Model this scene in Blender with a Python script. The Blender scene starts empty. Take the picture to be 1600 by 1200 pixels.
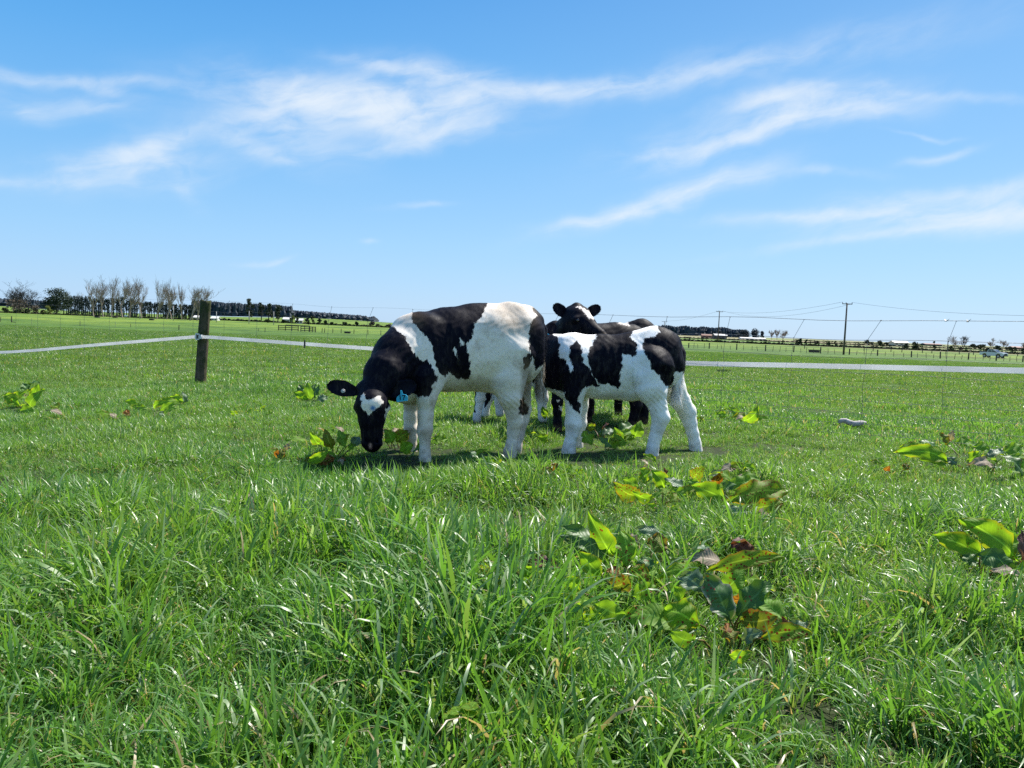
import bpy, math, random
import numpy as np
from mathutils import Vector, Matrix
random.seed(7); rng = np.random.default_rng(7)
C = bpy.context.scene.collection
scn = bpy.context.scene

# ------------------------------------------------------------------ camera
F = 1202.0; PITCH = math.radians(4.19); ROLL = math.radians(2.2); CH = 0.85
fw = Vector((0, math.cos(PITCH), -math.sin(PITCH)))
r0 = Vector((1, 0, 0)); u0 = Vector((0, math.sin(PITCH), math.cos(PITCH)))
rt = r0*math.cos(ROLL) + u0*math.sin(ROLL)
up = -r0*math.sin(ROLL) + u0*math.cos(ROLL)
cam = bpy.data.cameras.new('camera'); camo = bpy.data.objects.new('camera', cam); C.objects.link(camo)
camo.matrix_world = Matrix(((rt.x, up.x, -fw.x, 0), (rt.y, up.y, -fw.y, 0), (rt.z, up.z, -fw.z, CH), (0, 0, 0, 1)))
cam.sensor_width = 36; cam.lens = 36*F/1600; cam.clip_start = 0.02; cam.clip_end = 20000
scn.camera = camo
scn.render.engine = 'CYCLES'
cy = scn.cycles
cy.max_bounces = 7; cy.diffuse_bounces = 3; cy.glossy_bounces = 2; cy.transmission_bounces = 4; cy.transparent_max_bounces = 6
cy.use_denoising = False
cy.sample_clamp_indirect = 6
try: cy.denoiser = 'OPENIMAGEDENOISE'
except Exception: pass
scn.view_settings.view_transform = 'Standard'; scn.view_settings.look = 'None'
scn.view_settings.gamma = 1; scn.view_settings.use_curve_mapping = False
scn.view_settings.exposure = 1.0

RN = np.array([list(rt), list(up), list(fw)])
def ray(px, py): return fw + rt*((px-800)/F) + up*((600-py)/F)
def P(px, py, D):
    d = ray(px, py); return Vector((0, 0, CH)) + d*(D/d.y)
def proj(v):
    q = (v - np.array([0, 0, CH])) @ RN.T
    z = np.maximum(q[:, 2], 1e-3)
    return np.stack([800+F*q[:, 0]/z, 600-F*q[:, 1]/z], 1)

# ------------------------------------------------------------------ sun and sky
SUN_AZ = math.radians(46); SUN_EL = math.radians(53)
sd = Vector((math.sin(SUN_AZ)*math.cos(SUN_EL), math.cos(SUN_AZ)*math.cos(SUN_EL), math.sin(SUN_EL)))
sl = bpy.data.lights.new('sun', 'SUN'); so = bpy.data.objects.new('sun', sl); C.objects.link(so)
sl.energy = 4.6; sl.angle = math.radians(0.53); sl.color = (1.0, 0.95, 0.87)
so.rotation_euler = (-sd).to_track_quat('-Z', 'Y').to_euler(); so.location = (0, 0, 30)

class NT:
    def __init__(s, tree): s.t = tree; s.n = tree.nodes; s.l = tree.links
    def new(s, ty, **kw):
        n = s.n.new(ty)
        for k, v in kw.items(): setattr(n, k, v)
        return n
    def put(s, sock, v):
        if v is None: return
        if isinstance(v, bpy.types.NodeSocket): s.l.new(v, sock)
        else: sock.default_value = v
    def m(s, op, a, b=None, c=None, clamp=False):
        n = s.new('ShaderNodeMath', operation=op, use_clamp=clamp)
        s.put(n.inputs[0], a); s.put(n.inputs[1], b); s.put(n.inputs[2], c)
        return n.outputs[0]
    def mix(s, f, a, b, mode='MIX'):
        n = s.new('ShaderNodeMix', data_type='RGBA', blend_type=mode)
        s.put(n.inputs['Factor'], f)
        for k, v in ((6, a), (7, b)):
            if isinstance(v, tuple) and len(v) == 3: v = v+(1,)
            s.put(n.inputs[k], v)
        return n.outputs[2]
    def noise(s, vec, scale, detail=3, rough=0.5, dist=0.0):
        n = s.new('ShaderNodeTexNoise'); s.put(n.inputs['Vector'], vec)
        n.inputs['Scale'].default_value = scale; n.inputs['Detail'].default_value = detail
        n.inputs['Roughness'].default_value = rough; n.inputs['Distortion'].default_value = dist
        return n.outputs['Fac']
    def ss(s, x, a, b):
        n = s.new('ShaderNodeMapRange', interpolation_type='SMOOTHSTEP')
        s.put(n.inputs[0], x); n.inputs[1].default_value = a; n.inputs[2].default_value = b
        return n.outputs[0]
    def comb(s, x, y, z=0.0):
        n = s.new('ShaderNodeCombineXYZ'); s.put(n.inputs[0], x); s.put(n.inputs[1], y); s.put(n.inputs[2], z)
        return n.outputs[0]

w = bpy.data.worlds.new('World'); scn.world = w; w.use_nodes = True
T = NT(w.node_tree); T.n.clear()
sky = T.new('ShaderNodeTexSky', sky_type='NISHITA'); sky.sun_disc = False
sky.sun_elevation = SUN_EL; sky.sun_rotation = SUN_AZ; sky.air_density = 1.0; sky.dust_density = 0.3; sky.ozone_density = 2.0
tc = T.new('ShaderNodeTexCoord'); sx = T.new('ShaderNodeSeparateXYZ'); T.l.new(tc.outputs['Generated'], sx.inputs[0])
az = T.m('ARCTAN2', sx.outputs[0], sx.outputs[1]); el = T.m('ARCSINE', sx.outputs[2])
def azel(px, py):
    d = ray(px, py).normalized(); return math.atan2(d.x, d.y), math.asin(d.z)
BL = [  # px, py, half length, half height, tilt (deg, up to the right), strength
 (560,158,150,34,-4,.95),(500,150,80,22,-14,.55),(640,185,90,26,0,.5),(690,115,85,20,-8,.62),(600,100,70,9,-10,.4),(850,142,190,13,4,.62),(1050,118,220,20,9,.27),(1350,70,200,30,9,.12),
 (460,205,70,30,-25,.42),(410,235,60,16,-25,.42),(330,195,60,18,10,.3),(640,225,80,14,8,.4),(720,202,40,8,6,.3),(220,262,95,26,4,.46),(165,252,60,15,18,.42),(240,225,45,12,22,.45),(260,265,40,14,-50,.32),
 (60,283,90,8,-2,.36),(100,120,110,9,-5,.5),(170,140,40,7,-14,.32),(110,160,80,18,-6,.22),(175,168,26,6,4,.3),(60,175,20,9,-20,.25),
 (1270,148,90,14,6,.52),(1190,158,60,12,12,.42),(1300,172,80,18,6,.72),(1220,196,80,14,12,.55),(1140,222,90,13,16,.45),(1030,237,45,6,12,.38),(1460,146,150,6,-3,.2),(1090,215,120,34,14,.2),
 (1020,322,120,15,15,.6),(1100,290,80,20,16,.45),(930,345,60,10,8,.4),(1480,322,150,20,7,.52),(1330,342,150,9,1,.45),(1560,345,140,18,6,.5),(1400,365,150,7,9,.34),(1500,300,130,12,8,.3),
 (1475,236,34,6,16,.5),(1435,204,32,3,-2,.3),(1300,271,50,7,-1,.26),(408,402,26,4,8,.36),(650,325,38,5,4,.22),(578,376,12,4,0,.25),(20,165,60,14,-4,.15)]
tot = None
warp = T.new('ShaderNodeTexNoise'); T.l.new(T.comb(az, el), warp.inputs['Vector']); warp.inputs['Scale'].default_value = 9; warp.inputs['Detail'].default_value = 4
wsep = T.new('ShaderNodeSeparateColor'); T.l.new(warp.outputs['Color'], wsep.inputs[0])
azw = T.m('ADD', az, T.m('MULTIPLY', T.m('SUBTRACT', wsep.outputs[0], .5), .075))
elw = T.m('ADD', el, T.m('MULTIPLY', T.m('SUBTRACT', wsep.outputs[1], .5), .04))
for (bx, by, lx, ly, tl, st) in BL:
    a0, e0 = azel(bx, by); a1, e1 = azel(bx+10, by)
    th = math.radians(tl) + math.atan2(e1-e0, a1-a0)
    ca, sa = math.cos(th), math.sin(th); LX = lx*1.1/F; LY = ly*.92/F
    da = T.m('SUBTRACT', azw, a0); de = T.m('SUBTRACT', elw, e0)
    u = T.m('MULTIPLY_ADD', da, ca/LX, T.m('MULTIPLY', de, sa/LX))
    v = T.m('MULTIPLY_ADD', da, -sa/LY, T.m('MULTIPLY', de, ca/LY))
    q = T.m('MULTIPLY_ADD', u, u, T.m('MULTIPLY', v, v))
    g = T.m('MULTIPLY', T.m('EXPONENT', T.m('MULTIPLY', q, -1.0)), st)
    tot = g if tot is None else T.m('ADD', tot, g)
# loose cirrus outside the view as well, thickened to whiten the fill light
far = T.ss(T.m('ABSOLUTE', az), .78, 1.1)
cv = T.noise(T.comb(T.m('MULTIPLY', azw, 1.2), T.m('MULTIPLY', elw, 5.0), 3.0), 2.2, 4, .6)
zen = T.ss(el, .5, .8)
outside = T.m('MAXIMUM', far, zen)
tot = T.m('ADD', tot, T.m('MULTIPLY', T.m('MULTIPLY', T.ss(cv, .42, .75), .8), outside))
# fibres
fa = math.radians(13)
fu = T.m('MULTIPLY_ADD', azw, math.cos(fa), T.m('MULTIPLY', elw, math.sin(fa)))
fv = T.m('MULTIPLY_ADD', azw, -math.sin(fa), T.m('MULTIPLY', elw, math.cos(fa)))
fib = T.noise(T.comb(T.m('MULTIPLY', fu, 5.0), T.m('MULTIPLY', fv, 19.0)), 1.9, 7, .58, .35)
fib2 = T.noise(T.comb(T.m('MULTIPLY', fu, 12.0), T.m('MULTIPLY', fv, 20.0), 5.0), 1.5, 6, .6, .6)
fmix = T.m('MULTIPLY_ADD', T.ss(fib, .26, .78), 1.0, T.m('MULTIPLY', T.ss(fib2, .35, .75), .4))
cl = T.m('MULTIPLY', tot, T.m('MULTIPLY_ADD', fmix, 1.0, .10))
cl = T.m('SUBTRACT', 1.0, T.m('EXPONENT', T.m('MULTIPLY', cl, -1.35)))
hs = T.new('ShaderNodeHueSaturation'); hs.inputs['Saturation'].default_value = 1.25; T.l.new(sky.outputs[0], hs.inputs['Color'])
elc = T.m('MAXIMUM', el, 0.0)
rmp = T.new('ShaderNodeValToRGB'); T.l.new(T.m('MULTIPLY', elc, 1/0.5), rmp.inputs[0])
cr = rmp.color_ramp; cr.elements[0].position = 0.0; cr.elements[0].color = (.415,.65,.96,1)
cr.elements[1].position = 1.0; cr.elements[1].color = (.05,.29,.75,1)
for p_, c_ in ((.2,(.32,.61,.955)), (.42,(.20,.51,.915)), (.62,(.115,.42,.865)), (.78,(.065,.34,.80))):
    e_ = cr.elements.new(p_); e_.color = c_+(1,)
# paler towards the sun's side (right)
side = T.ss(az, -.75, .8)
paint = T.mix(T.m('MULTIPLY', side, .26), rmp.outputs[0], (.55,.77,.98))
SKYK = 5.0
pm = T.new('ShaderNodeVectorMath', operation='SCALE'); T.l.new(paint, pm.inputs[0]); pm.inputs['Scale'].default_value = SKYK
skc = T.mix(.88, hs.outputs[0], pm.outputs[0])
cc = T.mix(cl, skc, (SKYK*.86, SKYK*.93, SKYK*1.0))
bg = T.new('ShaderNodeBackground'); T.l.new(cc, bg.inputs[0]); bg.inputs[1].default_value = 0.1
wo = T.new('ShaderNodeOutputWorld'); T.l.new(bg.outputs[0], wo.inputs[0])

# ------------------------------------------------------------------ helpers
def tag(o, label=None, cat=None, group=None, kind=None):
    if label: o['label'] = label
    if cat: o['category'] = cat
    if group: o['group'] = group
    if kind: o['kind'] = kind
    return o
def empty(name, loc, label, cat, group=None):
    o = bpy.data.objects.new(name, None); C.objects.link(o); o.location = loc; o.empty_display_size = .1
    return tag(o, label, cat, group)
def mesh(name, verts, faces, mat, parent=None, origin=None, smooth=True):
    v = np.asarray(verts, dtype=np.float64)
    if parent is not None: org = np.array(parent.matrix_world.translation) if False else np.array(parent.get('_o', parent.location))
    else: org = np.array(origin if origin is not None else (0, 0, 0), dtype=float)
    me = bpy.data.meshes.new(name)
    me.from_pydata((v-org).tolist(), [], faces if isinstance(faces, list) else faces.tolist())
    if mat is not None:
        for m_ in (mat if isinstance(mat, (list, tuple)) else [mat]): me.materials.append(m_)
    if smooth: me.polygons.foreach_set('use_smooth', np.ones(len(me.polygons), dtype=bool))
    me.update()
    o = bpy.data.objects.new(name, me); C.objects.link(o)
    if parent is not None: o.parent = parent
    else: o.location = org
    return o
def subparent(child, part):
    """child's mesh is already in the root's frame and part sits at the root's origin"""
    child.parent = part; return child
class MB:
    def __init__(s): s.v = []; s.f = []
    def box(s, c, sz, rz=0, ax=None):
        c = Vector(c); hx, hy, hz = sz[0]/2, sz[1]/2, sz[2]/2
        R = Matrix.Rotation(rz, 3, 'Z') if ax is None else ax
        b = len(s.v)
        for x in (-1, 1):
            for y in (-1, 1):
                for z in (-1, 1): s.v.append(tuple(c + R @ Vector((x*hx, y*hy, z*hz))))
        s.f += [tuple(b+i for i in q) for q in ((0,1,3,2),(4,6,7,5),(0,4,5,1),(2,3,7,6),(0,2,6,4),(1,5,7,3))]
        return s
    def tube(s, pts, rad, n=6, cap=True):
        pts = [Vector(p) for p in pts]; N = len(pts)
        if not hasattr(rad, '__len__'): rad = [rad]*N
        b = len(s.v); prev = None
        for i, p in enumerate(pts):
            d = (pts[min(i+1, N-1)]-pts[max(i-1, 0)]).normalized()
            if prev is None:
                a = Vector((0, 0, 1)) if abs(d.z) < .9 else Vector((1, 0, 0)); x = d.cross(a).normalized()
            else: x = (prev - d*prev.dot(d)).normalized()
            prev = x; y = d.cross(x)
            for k in range(n):
                t = 2*math.pi*k/n; s.v.append(tuple(p + (x*math.cos(t)+y*math.sin(t))*rad[i]))
        for i in range(N-1):
            for k in range(n):
                s.f.append((b+i*n+k, b+i*n+(k+1) % n, b+(i+1)*n+(k+1) % n, b+(i+1)*n+k))
        if cap:
            s.f.append(tuple(b+k for k in range(n))[::-1]); s.f.append(tuple(b+(N-1)*n+k for k in range(n)))
        return s
    def prism(s, poly, o, ux, uy, un, th):
        """polygon (2D) in plane o+ux*a+uy*b, thickness th along un"""
        o, ux, uy, un = map(Vector, (o, ux, uy, un)); n = len(poly); b = len(s.v)
        for h in (-th/2, th/2):
            for (a, c) in poly: s.v.append(tuple(o+ux*a+uy*c+un*h))
        s.f.append(tuple(b+i for i in range(n))[::-1]); s.f.append(tuple(b+n+i for i in range(n)))
        for i in range(n): s.f.append((b+i, b+(i+1) % n, b+n+(i+1) % n, b+n+i))
        return s
    def build(s, name, mat, parent=None, origin=None, smooth=False):
        return mesh(name, s.v, s.f, mat, parent, origin, smooth)

def newmat(name):
    m = bpy.data.materials.new(name); m.use_nodes = True; t = NT(m.node_tree); t.n.clear()
    out = t.new('ShaderNodeOutputMaterial'); return m, t, out
def pbsdf(t, out, col, rough=.6, spec=.5, bump=None, bs=.3, bd=.01, **kw):
    b = t.new('ShaderNodeBsdfPrincipled')
    if isinstance(col, tuple): b.inputs['Base Color'].default_value = col+(1,)
    else: t.l.new(col, b.inputs['Base Color'])
    t.put(b.inputs['Roughness'], rough); b.inputs['Specular IOR Level'].default_value = spec
    for k, v in kw.items(): t.put(b.inputs[k.replace('_', ' ')], v)
    if bump is not None:
        bp = t.new('ShaderNodeBump'); bp.inputs['Strength'].default_value = bs; bp.inputs['Distance'].default_value = bd
        t.l.new(bump, bp.inputs['Height']); t.l.new(bp.outputs[0], b.inputs['Normal'])
    if out: t.l.new(b.outputs[0], out.inputs[0])
    return b
def simple(name, c1, c2=None, scale=8, rough=.7, spec=.4, metal=0, bs=.3, bd=.01, coord='Object'):
    m, t, out = newmat(name)
    tc = t.new('ShaderNodeTexCoord')
    n = t.noise(tc.outputs[coord], scale, 4, .6)
    col = t.mix(t.ss(n, .3, .7), c1, c2 or tuple(x*.6 for x in c1))
    pbsdf(t, out, col, rough, spec, n, bs, bd, Metallic=float(metal))
    return m

def sstep(a, b, x):
    t = np.clip((x-a)/(b-a), 0, 1); return t*t*(3-2*t)
def gz(x, y):
    """height of the ground"""
    x = np.asarray(x, float); y = np.asarray(y, float)
    r = np.hypot(x, y); a = np.arctan2(x, np.maximum(y, .001))
    z = -1.9*sstep(11, 135, r)
    left = sstep(-.05, -.4, a)
    z = z + sstep(165, 300, r)*(0.55+0.55*left) + sstep(300, 1500, r)*.5
    z = z + 3.6*np.exp(-((a+.245)/.11)**2)*sstep(550, 1000, r) + 4*sstep(-.50, -.60, a)*sstep(600, 1300, r)
    lump = .022*np.sin(x*1.7+.6*y+1)*np.sin(y*1.3-.4*x) + .015*np.sin(x*3.9+2)*np.sin(y*3.3+.7) + .05*np.sin(x*.31+1)*np.sin(y*.23)
    return z + lump*sstep(.5, 2.5, r)*(1-sstep(60, 150, r)) 
def gzf(x, y): return float(gz(x, y))
def G(px, D):
    """point on the ground in image column px (near its horizon) at depth D"""
    yy = 512+.0384*(px-800)
    for _ in range(4):
        p = P(px, yy, D); z = gzf(p.x, D); q = proj(np.array([[p.x, D, z]]))[0]; yy = q[1]
    return Vector((p.x, D, z))
def fence_y(x): return 9.5-.534*(x+3.83)

# ------------------------------------------------------------------ materials of the setting
m_ground, t, out = newmat('pasture')
geo = t.new('ShaderNodeNewGeometry'); pos = geo.outputs['Position']
sp = t.new('ShaderNodeSeparateXYZ'); t.l.new(pos, sp.inputs[0])
rr = t.m('SQRT', t.m('MULTIPLY_ADD', sp.outputs[0], sp.outputs[0], t.m('MULTIPLY', sp.outputs[1], sp.outputs[1])))
n1 = t.noise(pos, .35, 5, .6); n2 = t.noise(pos, 2.2, 5, .65); n3 = t.noise(pos, 14, 4, .6); n4 = t.noise(pos, .05, 3, .5)
gcol = t.mix(t.ss(n2, .3, .7), (.045,.092,.012), (.088,.16,.020))
gcol = t.mix(t.m('MULTIPLY', t.ss(n1, .48, .66), .6), gcol, (.14,.235,.028))
n5 = t.noise(pos, .13, 4, .6); gcol = t.mix(t.m('MULTIPLY', t.ss(n5, .54, .40), .8), gcol, (.035,.075,.012))
gcol = t.mix(t.m('MULTIPLY', t.ss(n3, .5, .8), .5), gcol, (.035,.07,.012))
gcol = t.mix(t.m('MULTIPLY', t.ss(rr, 165, 215), t.ss(n4, .35, .6)), gcol, (.14,.20,.026))  # sunlit far rise of the field painted in as a brighter tone
n6 = t.noise(pos, .7, 4, .6); gcol = t.mix(t.m('MULTIPLY', t.m('MULTIPLY', t.ss(n6, .56, .66), t.ss(rr, 20, 50)), .75), gcol, (.03,.06,.012))
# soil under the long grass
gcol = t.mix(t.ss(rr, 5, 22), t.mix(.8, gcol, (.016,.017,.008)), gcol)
azg = t.m('ARCTAN2', sp.outputs[0], sp.outputs[1])
farm = t.m('MULTIPLY', t.ss(rr, 262, 268), t.ss(azg, .05, .12))
vor = t.new('ShaderNodeTexVoronoi'); vor.inputs['Scale'].default_value = .0085; t.l.new(pos, vor.inputs['Vector'])
vs = t.new('ShaderNodeSeparateColor'); t.l.new(vor.outputs['Color'], vs.inputs[0])
pad = t.mix(t.ss(vs.outputs[0], .3, .6), (.17,.165,.075), (.10,.16,.035))
pad = t.mix(t.ss(vs.outputs[1], .55, .7), pad, (.24,.21,.12))
gcol = t.mix(farm, gcol, pad)
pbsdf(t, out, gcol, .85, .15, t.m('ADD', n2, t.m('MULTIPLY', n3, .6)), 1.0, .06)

# terrain: one polar sheet to the horizon
rad = [0.0]+[.35*(1.034**i) for i in range(300)]
rad = [r for r in rad if r < 7000]+[9000.0]
na = 420; angs = np.linspace(0, 2*math.pi, na, endpoint=False)
vv = [(0, 0, gzf(0, 0))]
for r in rad[1:]:
    x = r*np.sin(angs); y = r*np.cos(angs); z = gz(x, y); vv += list(zip(x.tolist(), y.tolist(), z.tolist()))
ff = [(0, 1+(k+1) % na, 1+k) for k in range(na)]
for i in range(len(rad)-2):
    a = 1+i*na; b = a+na
    ff += [(a+k, a+(k+1) % na, b+(k+1) % na, b+k) for k in range(na)]
g = mesh('ground', vv, ff, m_ground); tag(g, 'green pasture stretching to the horizon', None, None, 'structure')

# ------------------------------------------------------------------ calves
def coat_mat(name, white, dirt, dirtamt, black=(.002,.002,.0065), hairy=False):
    m, t, out = newmat(name)
    a = t.new('ShaderNodeAttribute', attribute_name='coat'); tc = t.new('ShaderNodeTexCoord')
    mp = t.new('ShaderNodeMapping'); mp.inputs['Scale'].default_value = (1, 1, .28); t.l.new(tc.outputs['Object'], mp.inputs[0])
    hair = t.noise(mp.outputs[0], 120, 3, .6); big = t.noise(tc.outputs['Object'], 7, 4, .6); fine = t.noise(mp.outputs[0], 260, 2, .5)
    edge = t.m('ADD', a.outputs['Fac'], t.m('MULTIPLY', t.m('SUBTRACT', hair, .5), .035))
    blk = t.ss(edge, -.0035, .0035)
    wc = t.mix(t.m('MULTIPLY', t.ss(big, .48, .72), dirtamt), white, dirt)
    wc = t.mix(t.m('MULTIPLY', t.ss(hair, .55, .75), .0), wc, tuple(x*.6 for x in dirt))
    ex = t.new('ShaderNodeAttribute', attribute_name='extra')
    es = t.new('ShaderNodeSeparateColor'); t.l.new(ex.outputs['Color'], es.inputs[0])
    bc = t.mix(t.ss(fine, .4, .8), black, tuple(x*2.2 for x in black))
    c = t.mix(blk, wc, bc)
    c = t.mix(es.outputs[0], c, (.02,.16,.42))        # blue stock dye
    c = t.mix(es.outputs[1], c, (.52,.30,.27))        # pink skin
    c = t.mix(es.outputs[2], c, (.21,.15,.09))        # mud
    ro = t.m('MULTIPLY_ADD', blk, -.18, .75)
    if hairy:
        ha = t.new('ShaderNodeAttribute', attribute_name='hv'); c = t.mix(1.0, c, t.mix(ha.outputs['Fac'], (.94,.93,.92), (1.12,1.11,1.10)), 'MULTIPLY')
        b = pbsdf(t, None, c, .8, .05); tr = t.new('ShaderNodeBsdfTranslucent'); t.l.new(c, tr.inputs[0]); ms = t.new('ShaderNodeMixShader'); ms.inputs[0].default_value = .6
        t.l.new(b.outputs[0], ms.inputs[1]); t.l.new(tr.outputs[0], ms.inputs[2]); t.l.new(ms.outputs[0], out.inputs[0])
    else:
        fl_ = t.noise(mp.outputs[0], 45, 4, .7); c = t.mix(t.m('MULTIPLY', t.ss(fl_, .45, .75), .10), c, tuple(x*.5 for x in dirt)); pbsdf(t, out, c, ro, .25, t.m('ADD', t.m('MULTIPLY', hair, .3), fl_), .09, .003)
        [setattr(b_, 'name', 'coat_bsdf') for b_ in [n_ for n_ in t.n if n_.type == 'BSDF_PRINCIPLED']]; t.put(t.n['coat_bsdf'].inputs['Specular IOR Level'], t.m('MULTIPLY_ADD', blk, -.22, .3))
        m['fur'] = coat_mat(name+'_hair', white, dirt, dirtamt, black, True).name
    return m
def pip(pts, poly):
    x, y = pts[:, 0], pts[:, 1]; ins = np.zeros(len(x), bool); n = len(poly); j = n-1
    for i in range(n):
        xi, yi = poly[i]; xj, yj = poly[j]
        with np.errstate(divide='ignore', invalid='ignore'):
            c = ((yi > y) != (yj > y)) & (x < (xj-xi)*(y-yi)/(yj-yi+1e-12)+xi)
        ins ^= c; j = i
    return ins
def sdist(pts, poly):
    """signed distance in px, positive inside"""
    d = np.full(len(pts), 1e9); n = len(poly)
    for i in range(n):
        a = np.array(poly[i], float); b = np.array(poly[(i+1) % n], float); ab = b-a
        t_ = np.clip(((pts-a) @ ab)/(ab @ ab+1e-9), 0, 1); q = a+t_[:, None]*ab
        d = np.minimum(d, np.hypot(*(pts-q).T))
    return np.where(pip(pts, poly), d, -d)

def calf_body(prims, vox, yaw, subs=()):
    """prims: (a, b, ra, rb, depth_scale, k). Smooth union, meshed by surface nets."""
    n = np.array([-math.sin(yaw), math.cos(yaw), 0.])
    A = [np.array(p[0]) for p in prims]; B = [np.array(p[1]) for p in prims]
    lo = np.min([np.minimum(a, b)-max(p[2], p[3])*max(1, p[4])-.03 for a, b, p in zip(A, B, prims)], 0)
    hi = np.max([np.maximum(a, b)+max(p[2], p[3])*max(1, p[4])+.03 for a, b, p in zip(A, B, prims)], 0)
    N = np.ceil((hi-lo)/vox).astype(int)+1
    vol = np.full(N, 1.0, np.float32)
    def dist(p, sl):
        a, b = np.array(p[0]), np.array(p[1]); ra, rb, ys = p[2], p[3], p[4]
        g_ = [lo[i]+vox*np.arange(sl[i].start, sl[i].stop) for i in range(3)]
        X, Y, Z_ = np.meshgrid(*g_, indexing='ij'); Q = np.stack([X, Y, Z_], -1)-a
        ab = b-a
        if ys != 1:
            Q = Q+(Q @ n)[..., None]*n*(1/ys-1); ab = ab+(ab @ n)*n*(1/ys-1)
        t_ = np.clip((Q @ ab)/(ab @ ab+1e-9), 0, 1)
        return (np.sqrt(((Q-t_[..., None]*ab)**2).sum(-1))-(ra+(rb-ra)*t_))
    def slc(p, m_):
        a, b = np.array(p[0]), np.array(p[1]); R_ = max(p[2], p[3])*max(1, p[4])+m_
        l_ = np.clip(((np.minimum(a, b)-R_-lo)/vox).astype(int), 0, N-1); h_ = np.clip(((np.maximum(a, b)+R_-lo)/vox).astype(int)+2, 1, N)
        return tuple(slice(int(l_[i]), int(h_[i])) for i in range(3))
    for p in prims:
        k = p[5]; sl_ = slc(p, k+.02); d = dist(p, sl_).astype(np.float32); o = vol[sl_]
        h = np.maximum(k-np.abs(o-d), 0)/k; vol[sl_] = np.minimum(o, d)-h*h*k*.25
    for p in subs:
        k = p[5]; sl_ = slc(p, k+.02); d = -dist(p, sl_).astype(np.float32); o = vol[sl_]
        h = np.maximum(k-np.abs(o-d), 0)/k; vol[sl_] = np.maximum(o, d)+h*h*k*.25
    # surface nets
    S = vol < 0; nx, ny, nz = N
    cor = [(i, j, k) for i in (0, 1) for j in (0, 1) for k in (0, 1)]
    cnt = sum(S[i:nx-1+i, j:ny-1+j, k:nz-1+k].astype(np.int8) for i, j, k in cor)
    act = (cnt > 0) & (cnt < 8); cells = np.argwhere(act)
    cid = -np.ones(act.shape, np.int64); cid[act] = np.arange(len(cells))
    acc = np.zeros((len(cells), 3)); num = np.zeros(len(cells))
    cv_ = {c_: vol[cells[:, 0]+c_[0], cells[:, 1]+c_[1], cells[:, 2]+c_[2]].astype(float) for c_ in cor}
    for c_ in cor:
        for ax in range(3):
            if c_[ax] == 0:
                d_ = list(c_); d_[ax] = 1; d_ = tuple(d_); va, vb = cv_[c_], cv_[d_]
                k = (va < 0) != (vb < 0); t_ = np.where(k, va/(va-vb+1e-12), 0)
                pt = np.tile(np.array(c_, float), (len(cells), 1)); pt[:, ax] = t_
                acc[k] += pt[k]; num[k] += 1
    V = lo+vox*(cells+acc/num[:, None])
    Fs = []
    for ax in range(3):
        o1, o2 = [(1, 2), (2, 0), (0, 1)][ax]
        s0 = [slice(None)]*3; s1 = [slice(None)]*3; s0[ax] = slice(0, -1); s1[ax] = slice(1, None)
        e = S[tuple(s0)] != S[tuple(s1)]; E = np.argwhere(e)
        E = E[(E[:, o1] > 0) & (E[:, o2] > 0) & (E[:, o1] < N[o1]-1) & (E[:, o2] < N[o2]-1)]
        def cc_(d1, d2):
            q = E.copy(); q[:, o1] -= d1; q[:, o2] -= d2; return cid[q[:, 0], q[:, 1], q[:, 2]]
        quad = np.stack([cc_(0, 0), cc_(1, 0), cc_(1, 1), cc_(0, 1)], 1)
        flip = ~S[E[:, 0], E[:, 1], E[:, 2]]
        quad[flip] = quad[flip][:, ::-1]; Fs.append(quad)
    Fs = np.concatenate(Fs); Fs = Fs[(Fs >= 0).all(1)]
    # keep the smoothed result
    nb = np.zeros_like(V); nn = np.zeros(len(V))
    for i in range(4):
        a, b = Fs[:, i], Fs[:, (i+1) % 4]
        np.add.at(nb, a, V[b]); np.add.at(nn, a, 1); np.add.at(nb, b, V[a]); np.add.at(nn, b, 1)
    V = V*.5+.5*nb/np.maximum(nn, 1)[:, None]
    return V, Fs

def vnormals(V, Fs):
    nrm = np.cross(V[Fs[:, 2]]-V[Fs[:, 0]], V[Fs[:, 3]]-V[Fs[:, 1]])
    N = np.zeros_like(V)
    for i in range(4): np.add.at(N, Fs[:, i], nrm)
    return N/np.maximum(np.linalg.norm(N, axis=1, keepdims=True), 1e-12), nrm

def setattrs(me, coat, extra):
    a = me.attributes.new('coat', 'FLOAT', 'POINT'); a.data.foreach_set('value', coat.astype(np.float32))
    a = me.color_attributes.new('extra', 'FLOAT_COLOR', 'POINT'); a.data.foreach_set('color', np.concatenate([extra, np.ones((len(extra), 1))], 1).astype(np.float32).ravel())

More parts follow.
